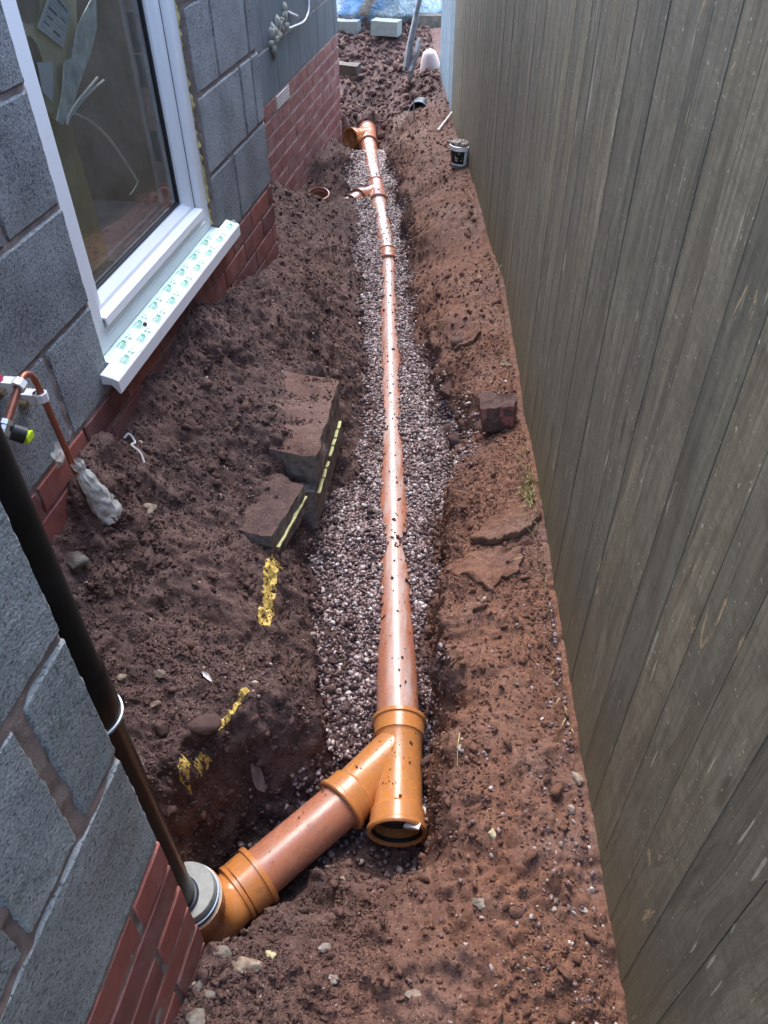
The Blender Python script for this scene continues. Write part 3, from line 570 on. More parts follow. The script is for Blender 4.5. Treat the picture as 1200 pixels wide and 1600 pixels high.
row(cN, bz(1)+0.006, bz(2)-0.006, run(-2.2, -0.23, 0.45, -0.23), 'block_close', wallN, 'block', **kf)
row(cN, bz(2)+0.006, bz(3)-0.006, [(-0.013, yN)], 'block_close', wallN, 'block', **kN)
row(cN, bz(2)+0.006, bz(3)-0.006, run(-2.2, -0.024, 0.45, -0.024), 'block_close', wallN, 'block', **kf)
for q in range(3, 10):
    row(cN, bz(q)+0.005, bz(q+1)-0.005, run(-2.2, yN, 0.45, 0.20 if q % 2 else 0.427), 'block_open', wallN, 'block', **(kf if q > 3 else dict(kf, res=0.02)))
kb = dict(res=0.02, amp=0.0006, sc=0.02, rag=0.0008, depth=0.098, rnd=0.0022)
for q in range(9):
    z1 = BZ-0.075*q-0.005; z0 = z1-0.065
    e = [(0.338, yN)]+run(-2.2, 0.333, 0.225, 0.333) if q % 2 == 0 else run(-2.2, yN, 0.225, yN+0.005)
    e = [(a, min(b, yN)) for a, b in e]; row(cN, z0, z1, e, 'brick', wallN, 'brick', **kb)
# --- window wall, y 0.43 .. 2.955
cW, yW = -0.94, 2.955
OP = (1.497, 2.345, -1.03, 0.05)
wallW = core('wall', cW, 0.30, yW-0.004, -1.75, 1.2, 'mortar', house, hole=OP, amp=0.0024, back=-0.0048)
kW = dict(res=0.014, amp=0.0010, sc=0.013, rag=0.0020, depth=0.098, rnd=0.004)
def rowW(q, left, right_, **k):
    z0, z1 = bz(q)+0.006, bz(q+1)-0.006
    row(cW, z0, z1, left, 'block_open', wallW, 'block', **kW); row(cW, z0, z1, right_, 'block_open', wallW, 'block', **kW)
rowW(0, [(0.80, 1.275), (1.290, 1.497)], [(2.345, 2.572), (2.584, yW)])
rowW(1, [(0.43, 0.84), (0.855, 1.497)], [(2.345, 2.736), (2.748, 2.863), (2.875, yW)])
rowW(2, [(0.80, 1.278), (1.292, 1.497)], [(2.345, 2.540), (2.552, 2.863), (2.875, yW)])
rowW(3, [(0.43, 0.84), (0.855, 1.497)], [(2.345, 2.736), (2.748, yW)])
for q in range(4, 9):
    z0, z1 = bz(q)+0.005, bz(q+1)-0.005
    if q < 5: row(cW, z0, min(z1, OP[3]+0.2), [(1.045, 1.497), (2.345, 2.736), (2.748, yW)], 'block_open', wallW, 'block', **kf)
    else: row(cW, z0, z1, run(0.43, yW, 0.45, 0.2+0.22*(q % 2)), 'block_open', wallW, 'block', **kf)
for q in range(9):
    z1 = BZ-0.075*q-0.005
    row(cW, z1-0.065, z1, run(0.43, yW, 0.225, 2.678 if q % 2 == 0 else 2.79), 'brick', wallW, 'brick', **dict(kb, amp=0.001, rag=0.0012))
# --- far wall, set back, y 2.9 .. 5.72
cF, yF = -1.263, 5.72
wallF = core('wall', cF, 2.86, yF-0.003, -2.0, 1.2, 'mortar_pale', house, back=-0.0012, amp=0.0008, res=0.02)
kF = dict(res=0.06, amp=0.001, sc=0.03, rag=0.0015, depth=0.098, rnd=0.0035)
for q in range(9):
    row(cF+0.0022, bz(q)+0.004, bz(q+1)-0.004, [(a, b) for a, b in run(2.86, yF, 0.45, 3.6 if q % 2 else 3.82, 0.004)], 'painted_block', wallF, 'block', **kF)
ABy = (4.19, 4.44)
for q in range(12):
    z1 = BZ-0.075*q-0.005; e = run(2.86, yF, 0.225, 4.185 if q % 2 == 0 else 4.07)
    if q == 0: e = [(a, b) for a, b in e if b < ABy[0] or a > ABy[1]-0.03]; e = [(max(a, ABy[1]+0.01) if a > 4.3 and a < 4.46 else a, b) for a, b in e]
    row(cF+0.0022, z1-0.065, z1, e, 'brick_smeared', wallF, 'brick', **kF)
# air brick with slots
o = mesh_obj('air_brick', *box(cF-0.06, cF-0.010, ABy[0], ABy[1], BZ-0.070, BZ-0.005), 'gasket'); adopt(o, wallF); o['label'] = 'slotted air brick in the top brick course'
ab = [box(cF-0.03, cF+0.006, ABy[0]+0.008, ABy[1]-0.008, BZ-0.0135-k*0.0125-0.0035, BZ-0.0135-k*0.0125+0.0035) for k in range(5)]
ab += [box(cF-0.03, cF+0.005, ABy[0], ABy[0]+0.008, BZ-0.070, BZ-0.005), box(cF-0.03, cF+0.005, ABy[1]-0.008, ABy[1], BZ-0.070, BZ-0.005)]
o = mesh_obj('air_brick_grille', *join(ab), 'airbrick_slat'); adopt(o, wallF); o['kind'] = 'stuff'
# body of the building behind the three faces
hb = join([box(-1.30, cN-0.101, -2.2, yN-0.004, -1.75, 1.2), box(-3.6, -3.5, 0.3, 5.7, -1.7, 1.2), box(-3.5, -1.041, 0.30, 0.42, -1.7, 1.2),
           box(-3.5, -1.40, 2.96, 3.06, -1.7, 1.2), box(-3.5, cF-0.101, 5.60, 5.717, -2.0, 1.2), box(-3.5, -1.041, 0.42, 2.96, -1.25, -1.15), box(-3.5, -2.3, 0.3, 5.6, 1.15, 1.2),  # unseen roof slab left open near the window so sky light brightens the room
           box(cF-0.10, cW-0.101, 2.90, 2.950, -1.75, 1.2)])
o = mesh_obj('inner_wall', *hb, 'room'); adopt(o, house)
# --- window
xf = -0.958
def tube_frame(name, x_face, x_back, y0, y1, z0, z1, w, mat, par, ch=0.006):
    """mitred rectangular frame with a chamfered inner edge"""
    prof = [(0, x_back), (0, x_face-0.003), (0.003, x_face), (w-ch, x_face), (w, x_face-ch), (w, x_back)]
    V, F = [], []
    for ins, x in prof: V += [(x, y0+ins, z0+ins), (x, y1-ins, z0+ins), (x, y1-ins, z1-ins), (x, y0+ins, z1-ins)]
    n = len(prof)
    for k in range(n):
        for c_ in range(4): a, b = c_, (c_+1) % 4; F.append((k*4+a, k*4+b, ((k+1) % n)*4+b, ((k+1) % n)*4+a))
    return solid(name, (V, F), mat, None, 30)
win = tube_frame('window', xf, -1.03, 1.505, 2.330, -0.975, 0.035, 0.060, 'upvc', None); adopt(win, house)
win['label'] = 'white plastic window frame with one fixed pane'
sash = tube_frame('sash', -0.976, -1.02, 1.567, 2.268, -0.912, -0.03, 0.050, 'upvc', None, 0.016); adopt(sash, win)
gk = tube_frame('gasket', -0.9985, -1.012, 1.6175, 2.2175, -0.8615, -0.0805, 0.009, 'gasket', None, 0.002); adopt(gk, win)
v, f = box(-1.008, -1.004, 1.625, 2.210, -0.854, -0.088); gp = mesh_obj('pane', v, f, 'glass'); adopt(gp, win)
sp = tube_frame('spacer_bar', -1.013, -1.022, 1.622, 2.213, -0.857, -0.085, 0.014, 'steel', None, 0.001); adopt(sp, win)
v, f = box(-1.030, -1.026, 1.625, 2.210, -0.854, -0.088); gp = mesh_obj('pane', v, f, 'glass'); adopt(gp, win)
gp = tube_frame('gasket', -0.9752, -0.9900, 1.5640, 2.2710, -0.9150, -0.0270, 0.0045, 'gasket', None, 0.001); adopt(gp, win)
rail = mesh_obj('drip_rail', *(lambda P, y0, y1: ([(x, y0, z) for x, z in P]+[(x, y1, z) for x, z in P], [tuple(range(len(P)))[::-1], tuple(len(P)+i for i in range(len(P)))]+[(i, (i+1) % len(P), len(P)+(i+1) % len(P), len(P)+i) for i in range(len(P))]))(
    [(-0.9755, -0.888), (-0.948, -0.892), (-0.9465, -0.912), (-0.9505, -0.915), (-0.9525, -0.897), (-0.9755, -0.894)], 1.56, 2.262), 'upvc'); fixn(rail); adopt(rail, win)
rib = mesh_obj('frame_rib', *box(-0.9595, -0.9555, 1.56, 2.285, -0.9405, -0.9385), 'upvc'); adopt(rib, win)
# sill: sloping board with a turned-down front edge
def extr(P, y0, y1):
    n = len(P); return ([(x, y0, z) for x, z in P]+[(x, y1, z) for x, z in P], [tuple(range(n))[::-1], tuple(n+i for i in range(n))]+[(i, (i+1) % n, n+(i+1) % n, n+i) for i in range(n)])
sl_main = extr([(-1.02, -0.974), (-0.958, -0.9755), (-0.8965, -0.994), (-0.894, -0.997), (-0.894, -1.0295), (-0.8985, -1.0315), (-0.905, -1.020), (-0.915, -1.008), (-1.02, -1.008)], 1.503, 2.339)
sl_a = extr([(-0.9375, -0.9817), (-0.8965, -0.994), (-0.894, -0.997), (-0.894, -1.0295), (-0.8985, -1.0315), (-0.905, -1.020), (-0.915, -1.008), (-0.9375, -1.008)], 1.450, 1.503)
sl_b = extr([(-0.9375, -0.9817), (-0.8965, -0.994), (-0.894, -0.997), (-0.894, -1.0295), (-0.8985, -1.0315), (-0.905, -1.020), (-0.915, -1.008), (-0.9375, -1.008)], 2.339, 2.415)
sill = mesh_obj('sill', *join([sl_main, sl_a, sl_b]), 'upvc'); fixn(sill); adopt(sill, win)
zs = lambda x: -0.9755-(x+0.958)*(0.0185/0.0615)
yy = np.concatenate([np.arange(1.452, 2.412, 0.0045), [2.413]]); uu = np.linspace(0, 1, 9); Y, U = np.meshgrid(yy, uu)
xa = np.where((Y > 1.505) & (Y < 2.337), -0.9575, -0.936); xb = -0.8985+0.0035*vnoise(Y*30, Y*0, s=3)+0.002*vnoise(Y*110, Y*0, s=4)-0.006*np.clip(vnoise(Y*7, Y*0, s=9), 0, 1)
X = xa*(1-U)+xb*U
film = grid_mesh('sill_film', X, Y, zs(X)+0.0008+0.0006*np.abs(vnoise(X*90, Y*60, s=7)), 'film'); adopt(film, win); film['label'] = 'torn printed protective film on the sill'
# print on the film: green flags with three pale letters, small grey lines
def text_vf(s, size):
    cu = bpy.data.curves.new('t', 'FONT'); cu.body = s; cu.size = size; cu.align_x = 'CENTER'; cu.align_y = 'CENTER'; cu.resolution_u = 2
    ob = bpy.data.objects.new('t', cu); COL.objects.link(ob); dg = bpy.context.evaluated_depsgraph_get(); me = ob.evaluated_get(dg).to_mesh()
    r = [tuple(v.co) for v in me.vertices], [tuple(p.vertices) for p in me.polygons]; ob.evaluated_get(dg).to_mesh_clear()
    bpy.data.objects.remove(ob); bpy.data.curves.remove(cu); return r
green, grey = [], []
tx = text_vf('eco', 0.0145)
def onsill(pts, yc, xc, lift):     # local (a along the sill, b across it) -> sill surface
    return [(xc+b, yc+a, zs(xc+b)+lift) for a, b in pts]
def rect(a0, a1, b0, b1): return [(a0, b0), (a1, b0), (a1, b1), (a0, b1)]
k = 0
for yc in np.arange(1.480, 2.41, 0.105):
    for xc, off in ((-0.941, 0.0), (-0.9125, 0.052)):
        y = yc+off
        if (y < 1.53 or y > 2.31) and xc < -0.93: continue
        if y > 2.385: continue
        n4 = [(0, 1, 2, 3)]; g_ = 1.55
        for r_ in (rect(-0.009, 0.009, -0.0056, -0.0046), rect(-0.009, 0.009, 0.0046, 0.0056), rect(-0.009, -0.0082, -0.0046, 0.0046), rect(0.0082, 0.009, -0.0046, 0.0046)):
            green.append((onsill([(q[0]*g_, q[1]*1.15) for q in r_], y, xc, 0.0022), n4))
        green.append((onsill([(0.0145, -0.0062), (0.019, -0.0075), (0.0245, -0.006), (0.0225, 0.002), (0.0145, 0.0062)], y, xc, 0.0022), [(0, 1, 2, 3, 4)]))
        green.append((onsill([(q[0], -q[1]) for q in tx[0]], y, xc, 0.0022), tx[1]))
        for d in (0.034, 0.040):
            grey.append((onsill(rect(d, d+0.004, -0.007, -0.001), y, xc, 0.0022), n4)); grey.append((onsill(rect(d, d+0.004, 0.002, 0.009), y, xc, 0.0022), n4))
        for b_ in (0.0082, 0.0100, -0.0085): grey.append((onsill(rect(-0.018, 0.010, b_, b_+0.0008), y, xc, 0.0022), n4))
        grey.append((onsill(rect(0.050, 0.056, -0.004, 0.0), y, xc, 0.0022), n4))
o = mesh_obj('film_print', *join(green), 'print_green'); adopt(o, win); o['label'] = 'green flag logos reading eco'; o['kind'] = 'stuff'
o = mesh_obj('film_print', *join(grey), 'print_grey'); adopt(o, win); o['label'] = 'rows of small grey print'; o['kind'] = 'stuff'
# expanding foam in the gap
Zf = np.linspace(-0.97, 0.03, 260); A_ = np.linspace(0, 1, 7); ZZ, AA = np.meshgrid(Zf, A_)
bul = 0.5+0.5*vnoise(ZZ*55, AA*2, s=3)
fo = grid_mesh('foam', -0.968+0.012*np.sin(AA*math.pi)*(0.4+bul)+0.004*vnoise(ZZ*120, AA*4, s=6), 2.326+0.022*AA+0.003*vnoise(ZZ*70, AA*3, s=8), ZZ, 'foam'); adopt(fo, win)
# rough reveal of the opening, right side
ZZ, AA = np.meshgrid(np.linspace(-1.0, 0.05, 120), np.linspace(0, 1, 6))
rv = grid_mesh('reveal', -1.04+0.098*AA, 2.343-0.002*vnoise(ZZ*60, AA*5, s=8), ZZ, 'mortar'); adopt(rv, house)
# things behind the glass
def plate(name, pts, x, t, mat, label=None, cat=None):
    P = [(y, z) for y, z in pts]; n = len(P)
    V = [(x, y, z) for y, z in P]+[(x-t, y, z) for y, z in P]
    F = [tuple(range(n)), tuple(n+i for i in range(n))[::-1]]+[(i, n+i, n+(i+1) % n, (i+1) % n) for i in range(n)]
    o = mesh_obj(name, V, F, mat); fixn(o)
    if label: tag(o, label, cat)
    return o
plate('timber_stud', [(1.70, -1.10), (1.885, -1.10), (1.853, -0.40), (1.84, 0.1), (1.70, 0.1)], -1.085, 0.05, 'stud', 'olive timber upright standing behind the window glass, below the label', 'timber')
bd = plate('insulation_board', [(1.70, -0.10), (1.70, -0.46), (1.765, -0.50), (1.790, -0.516), (1.880, -0.410), (1.962, -0.354), (2.06, -0.16), (2.09, 0.05), (1.74, 0.05)], -1.062, 0.018, 'board_cream', 'cream sheet leaning inside the window, white label on its face', 'board')
hol = [(1.770+0.058*math.cos(t), -0.262+0.058*math.sin(t)) for t in np.linspace(0, 2*math.pi, 20)[:-1]]
h1 = plate('dark_opening', hol, -1.0605, 0.001, 'room'); adopt(h1, bd)
h2 = plate('dark_opening', [(1.742+0.030*math.cos(t), -0.385+0.048*math.sin(t)) for t in np.linspace(0, 2*math.pi, 20)[:-1]], -1.0605, 0.001, 'room'); adopt(h2, bd)
st = plate('label', [(1.872, -0.270), (1.926, -0.321), (1.857, -0.381), (1.772, -0.327)], -1.052, 0.002, 'label'); adopt(st, bd)
lv = []
q0, q1, q2, q3 = [np.array(p) for p in ((1.872, -0.270), (1.926, -0.321), (1.857, -0.381), (1.772, -0.327))]
def Q(u, v): return q0*(1-u)*(1-v)+q1*u*(1-v)+q2*u*v+q3*(1-u)*v
for (u0, u1, v0, v1) in [(0.35, 0.9, 0.05, 0.11), (0.1, 0.6, 0.2, 0.215), (0.1, 0.9, 0.30, 0.315), (0.1, 0.5, 0.38, 0.46), (0.6, 0.9, 0.36, 0.40), (0.1, 0.9, 0.52, 0.53), (0.15, 0.4, 0.58, 0.64), (0.5, 0.9, 0.60, 0.62), (0.1, 0.9, 0.70, 0.71), (0.1, 0.35, 0.76, 0.80), (0.5, 0.8, 0.77, 0.85), (0.1, 0.9, 0.92, 0.93), (0.1, 0.11, 0.2, 0.93), (0.9, 0.91, 0.2, 0.93)]:
    p = [Q(u0, v0), Q(u1, v0), Q(u1, v1), Q(u0, v1)]; lv.append(([(-1.0512, a_[0], a_[1]) for a_ in p], [(0, 1, 2, 3)]))
for k in range(9): u = 0.35+k*0.06; p = [Q(u, 0.04), Q(u+0.03, 0.04), Q(u+0.03, 0.15), Q(u, 0.15)]; lv.append(([(-1.0514, a_[0], a_[1]) for a_ in p], [(0, 1, 2, 3)]))
o = mesh_obj('label_print', *join(lv), 'print_blue'); adopt(o, st)
s2 = plate('label', [(1.736, -0.385), (1.793, -0.396), (1.790, -0.41), (1.752, -0.466), (1.725, -0.44)], -1.052, 0.002, 'label'); adopt(s2, bd)
tp = plate('tape_strip', [(1.832, -0.402), (1.868, -0.405), (1.93, -0.35), (2.055, -0.300), (2.02, -0.37), (1.963, -0.410), (1.895, -0.445), (1.843, -0.477), (1.790, -0.505), (1.752, -0.515), (1.734, -0.500), (1.79, -0.455)], -1.043, 0.003, 'tape'); adopt(tp, bd)
def smooth_path(P, n=8):
    P = [np.array(p, float) for p in P]; P = [2*P[0]-P[1]]+P+[2*P[-1]-P[-2]]; out = []
    for i in range(1, len(P)-2):
        for t in np.linspace(0, 1, n, endpoint=(i == len(P)-3)):
            a, b, c_, d = P[i-1:i+3]; out.append(tuple(0.5*((2*b)+(-a+c_)*t+(2*a-5*b+4*c_-d)*t*t+(-a+3*b-3*c_+d)*t**3)))
    return out
cb = empty('cable', (-1.036, 1.78, -0.50), 'thin white cable with loose curling ends behind the window glass', 'cable')
for P, r in (([(1.760, -0.515), (1.783, -0.499), (1.831, -0.517), (1.894, -0.557), (1.965, -0.629), (2.04, -0.738)], 0.0032), ([(2.04, -0.738), (2.012, -0.747), (1.98, -0.751)], 0.0008), ([(1.765, -0.505), (1.827, -0.486), (1.891, -0.474), (1.951, -0.462)], 0.0032), ([(1.765, -0.508), (1.836, -0.492), (1.915, -0.480), (1.980, -0.474)], 0.0028)):
    adopt(solid('strand', tube(smooth_path([(-1.036, a, b) for a, b in P]), r, 8), 'cable'), cb)
# ------------------------------------------------------------------ fence
fen = empty('fence', (0.30, 0.5, -1.47), 'tall dark grey-green fence of vertical boards along the right of the trench', 'fence')
def board_mesh(w, h):
    V = []
    for z in (0, h*0.33, h*0.66, h): V += [(0, 0.0, z), (w, 0.0, z), (w, 0.0144, z), (w-0.0004, 0.0146, z), (0.0004, 0.0152, z), (0, 0.0150, z)]
    F = []
    for k in range(3):
        for i in range(6): a, b = k*6+i, k*6+(i+1) % 6; F.append((a, b, b+6, a+6))
    F += [tuple(range(6))[::-1], tuple(18+i for i in range(6))]
    me = bpy.data.meshes.new('board'); me.from_pydata(V, [], F); me.materials.append(MT['fence_board']); me.update()
    bm = bmesh.new(); bm.from_mesh(me); bmesh.ops.recalc_face_normals(bm, faces=bm.faces[:]); bm.to_mesh(me); bm.free(); return me
bms = [board_mesh(0.1004+d, 1.92) for d in (0, -0.0003, -0.0008)]
bm2 = bms[0].copy(); bm2.materials.clear(); bm2.materials.append(MT['fence_veiling_light'])
def boards(p0, p1, n0):
    d = Vector((p1[0]-p0[0], p1[1]-p0[1], 0)); L = d.length; d.normalize(); ang = math.atan2(d.y, d.x); nrm = Vector((-d.y, d.x, 0))
    k = 0
    while k*0.1 < L-0.05:
        o = bpy.data.objects.new('board', bms[(k*7+n0) % 3]); COL.objects.link(o)
        p = Vector((p0[0], p0[1], 0))+d*(k*0.1)-nrm*0.014+nrm*random.uniform(-0.0003, 0.0005)
        o.matrix_world = Matrix.Translation((p.x, p.y, -1.50-random.uniform(0, 0.01))) @ Matrix.Rotation(ang, 4, 'Z') @ Matrix.Rotation(random.uniform(-0.0006, 0.0006), 4, 'Y')
        if p.y > 5.28: o.data = bm2  # far boards take the colour with veiling light painted in
        adopt(o, fen); k += 1
fx = lambda y: 0.366-0.125*y
boards((fx(-2.0), -2.0), (fx(3.05), 3.05), 0); boards((fx(3.05), 3.05), (-0.635, 6.22), 5)
for p0, p1 in (((fx(-2.0), -2.0), (fx(3.05), 3.05)), ((fx(3.05), 3.05), (-0.635, 6.2))):
    for z in (-1.2, -0.5, 0.2):
        d = Vector((p1[0]-p0[0], p1[1]-p0[1], 0)); L = d.length; a_ = math.atan2(d.y, d.x)
        v, f = box(0, L, -0.062, -0.018, z, z+0.07); o = mesh_obj('rail', v, f, 'grey_wood'); o.matrix_world = Matrix.Translation((p0[0], p0[1], 0)) @ Matrix.Rotation(a_, 4, 'Z'); adopt(o, fen)
for y in (-1.9, -0.1, 1.5, 3.05, 4.7, 6.12):
    x = fx(y) if y < 3.06 else -0.015-0.1945*(y-3.05)
    v, f = box(x+0.065, x+0.16, y-0.05, y+0.05, -1.6, 0.45); o = mesh_obj('post', v, f, 'grey_wood'); adopt(o, fen)
# ------------------------------------------------------------------ drain pipes and fittings
def fitting(name, a, b, prof, mat, label, cat, inner=None, par=None):
    vf = shell(a, b, prof); o = solid(name, vf, mat, par, 28)
    if label: tag(o, label, cat)
    return o
def V3(*p): return Vector(p)
# Y junction: main barrel from the open mouth (near end) to the collar on the long pipe
m0, m1 = V3(-0.120, 0.795, AX), V3(-0.158, 1.085, AX); mt = (m1-m0).normalized(); Lm = (m1-m0).length
PRM = [(0.050, 0.0575), (0.0, 0.0585), (-0.003, 0.0615), (-0.003, 0.0665), (0.001, 0.0695), (0.009, 0.0695), (0.013, 0.0645), (0.048, 0.0628), (0.053, 0.0585), (0.056, 0.0575), (Lm-0.060, 0.0575), (Lm-0.055, 0.0600), (Lm-0.050, 0.0630), (Lm-0.014, 0.0645), (Lm-0.011, 0.0690), (Lm-0.002, 0.0695), (Lm+0.001, 0.0665), (Lm+0.001, 0.0555)]
yj = fitting('drain_junction', m0, m1, PRM, 'pvc_orange', 'orange plastic Y junction with an open mouth at the near end of the trench', 'pipe fitting')
J = m0+mt*(Lm*0.74); c2 = V3(-0.262, 0.837, AX); bt = (c2-J).normalized(); Lb = (c2-J).length
br = shell(J, c2, [(0.0, 0.0565), (Lb-0.058, 0.0565), (Lb-0.054, 0.0585), (Lb-0.050, 0.0628), (Lb-0.014, 0.0645), (Lb-0.011, 0.0690), (Lb-0.002, 0.0695), (Lb+0.001, 0.0665), (Lb+0.001, 0.0555)])
o = solid('branch', br, 'pvc_orange', yj, 28)
# raised rib where the two barrels meet, the hollow's shade painted on dark inner surfaces and the white scrap in the mouth
solid('inside', shell(m0, m1, [(0.050, 0.0560), (0.056, 0.0530), (0.24, 0.0520), (0.24, 0.0)]), 'pvc_inside_shade', yj)
solid('mouth_shade', shell(m0, m1, [(0.006, 0.0592), (0.030, 0.0585), (0.052, 0.0560)]), 'pvc_inside_shade', yj)
seal = solid('seal_ring', shell(m0, m1, [(0.004, 0.0600), (0.004, 0.0560), (0.014, 0.0560), (0.014, 0.0600)]), 'gasket', yj)
mk = solid('collar_mark', shell(m0, m1, [(Lm-0.0525, 0.0618), (Lm-0.0518, 0.0640), (Lm-0.0500, 0.0640), (Lm-0.0490, 0.0625)]), 'pvc_orange', yj)
v, f = hexa([(-0.105, 0.792), (-0.068, 0.788), (-0.066, 0.802), (-0.100, 0.806)], -1.664, -1.656, (8, 3, 1), 0.003, 0.02, 5)
tag(mesh_obj('scrap', v, f, 'white_bit'), 'torn white scrap lying in the open mouth of the Y junction', 'scrap')
# slanting pipe and bend
c1 = V3(-0.402, 0.657, AX); t21 = (c1-c2).normalized(); L21 = (c1-c2).length
o = solid('drain_pipe', shell(c2-t21*0.03, c1+t21*0.02, [(0, 0.055), (L21+0.05, 0.055)]), 'pvc_terracotta'); tag(o, 'short slanting terracotta pipe between the bend and the Y junction', 'pipe')
bp = [c1-t21*0.002, c1+t21*0.009, c1+t21*0.0095, c1+t21*0.045, c1+t21*0.05, c1+t21*0.053, V3(-0.4370, 0.6080, AX+0.001), V3(-0.4480, 0.5880, AX+0.005), V3(-0.4560, 0.5670, AX+0.014), V3(-0.4640, 0.5480, AX+0.030), V3(-0.4680, 0.5300, AX+0.054), V3(-0.4690, 0.5180, AX+0.084), V3(-0.4700, 0.5110, AX+0.120), V3(-0.4700, 0.5090, -1.545), V3(-0.470, 0.509, -1.535), V3(-0.470, 0.509, -1.485)]
brd = [0.0690, 0.0690, 0.0650, 0.0640, 0.0640, 0.0590, 0.0575, 0.0575, 0.0575, 0.0575, 0.0575, 0.0575, 0.0575, 0.0575, 0.0625, 0.0640]
bend = solid('drain_bend', tube(bp, brd, 40), 'pvc_orange', None, 32); tag(bend, 'orange drain bend rising to the grey cap under the black downpipe', 'pipe fitting')
rg = solid('band', shell(c1+t21*0.052, c1+t21*0.064, [(0, 0.0580), (0.0015, 0.0650), (0.0095, 0.0650), (0.012, 0.0580)]), 'pvc_orange', bend)
# grey cap and downpipe
px, py = -0.470, 0.509; qx, qy = -0.479, 0.496
cap = solid('downpipe_adapter', shell(V3(px, py, -1.4970), V3(px, py, -1.4), [(0, 0.030), (0, 0.0560), (0.0, 0.0635), (0.009, 0.0640), (0.012, 0.0620), (0.013, 0.0585)]), 'grey_plastic'); tag(cap, 'round grey adapter joining the black downpipe to the orange bend', 'pipe adapter')
solid('groove', shell(V3(px, py, -1.485), V3(px, py, -1.4), [(0, 0.0580), (0.020, 0.0565), (0.021, 0.0530)]), 'navy_rubber', cap)
solid('rim', shell(V3(px, py, -1.4755), V3(px, py, -1.4), [(0, 0.0575), (0.001, 0.0598), (0.005, 0.0598), (0.006, 0.0575)]), 'blue_ring', cap)
solid('disc', shell(V3(px, py, -1.4650), V3(px, py, -1.4), [(0, 0.0555), (0.010, 0.0550), (0.013, 0.0530), (0.0135, 0.0400), (0.0135, 0.0)]), 'grey_plastic', cap)
solid('rubber_seal', shell(V3(qx, qy, -1.4550), V3(qx, qy, -1.4), [(0, 0.0400), (0.009, 0.0395), (0.011, 0.0370), (0.011, 0.030)]), 'navy_rubber', cap)
dp = empty('downpipe', (qx, qy, -1.47), 'black round plastic downpipe fixed past the near house corner', 'downpipe')
adopt(solid('pipe', shell(V3(qx, qy, -1.475), V3(qx, qy, 1), [(0, 0.0335), (0.64, 0.0335), (0.64, 0.030)]), 'black_pipe'), dp)
adopt(solid('pipe', shell(V3(qx, qy, -0.875), V3(qx, qy, 1), [(0.0, 0.034), (0.0, 0.0385), (0.004, 0.0395), (0.10, 0.0390), (0.105, 0.0360), (2.0, 0.0360)]), 'black_pipe'), dp)
adopt(solid('ring', shell(V3(qx, qy, -0.868), V3(qx, qy, 1), [(0.0, 0.0385), (0.0, 0.0412), (0.004, 0.0415), (0.005, 0.0385)]), 'blue_ring'), dp)
# long run
PZ = AX
A0, A1, B1 = V3(PA[0][0], PA[0][1]-0.02, PZ), V3(PA[1][0], PA[1][1]+0.01, PZ), V3(PA[2][0], PA[2][1], PZ)
def ptA(y): return V3(float(pipe_x(y)), y, PZ)
def pip(y0, y1, mat, label):
    a_, b_ = ptA(y0), ptA(y1); o = solid('drain_pipe', shell(a_, b_, [(0, 0.053), (0, 0.055), ((b_-a_).length*0.33, 0.055), ((b_-a_).length*0.66, 0.055), ((b_-a_).length, 0.055), ((b_-a_).length, 0.053)]), mat); tag(o, label, 'pipe', 'terracotta drain pipes of the long run'); return o
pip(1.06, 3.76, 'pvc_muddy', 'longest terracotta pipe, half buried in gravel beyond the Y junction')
pip(3.76, 4.58, 'pvc_muddy_sheen', 'terracotta pipe between the coupler and the buried side branch')
pip(4.80, 5.72, 'pvc_muddy_sheen', 'farthest terracotta pipe, lying clear of the gravel before the far junction')
def coll(a_, b_, L, r=0.0645, bar=0.060):
    return [(0, 0.0555), (0, r+0.004), (0.010, r+0.004), (0.012, r-0.001), (0.045, bar), (L-0.045, bar), (L-0.012, r-0.001), (L-0.010, r+0.004), (L, r+0.004), (L, 0.0555)]
a_, b_ = ptA(3.70), ptA(3.82); o = solid('pipe_coupler', shell(a_, b_, coll(a_, b_, (b_-a_).length)), 'pvc_terracotta'); tag(o, 'terracotta coupler with two raised rims halfway along the long pipe', 'pipe fitting')
a_, b_ = ptA(4.53), ptA(4.82); L = (b_-a_).length
y2 = solid('drain_junction', shell(a_, b_, coll(a_, b_, L)), 'pvc_terracotta'); tag(y2, 'terracotta junction in mid trench with a side arm towards the brick wall', 'pipe fitting')
bs = V3(-0.835, 4.72, PZ+0.005); be = V3(-0.925, 4.565, PZ+0.01); Lb2 = (be-bs).length
solid('branch', shell(bs, be, [(0, 0.053), (Lb2-0.05, 0.053), (Lb2-0.045, 0.061), (Lb2-0.012, 0.063), (Lb2-0.010, 0.067), (Lb2, 0.067), (Lb2, 0.056)]), 'pvc_terracotta', y2)
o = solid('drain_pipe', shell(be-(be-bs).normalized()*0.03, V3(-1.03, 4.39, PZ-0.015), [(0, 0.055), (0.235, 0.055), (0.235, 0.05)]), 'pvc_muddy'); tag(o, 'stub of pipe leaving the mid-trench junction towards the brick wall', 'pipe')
a_, b_ = ptA(5.62), V3(-1.118, 5.93, PZ+0.005); L = (b_-a_).length
y3 = solid('drain_junction', shell(a_, b_, coll(a_, b_, L)), 'pvc_terracotta'); tag(y3, 'terracotta junction at the far end, its open socket facing the camera', 'pipe fitting')
bs = V3(-1.085, 5.80, PZ+0.015); be = V3(-1.185, 5.645, PZ+0.035); Lb2 = (be-bs).length
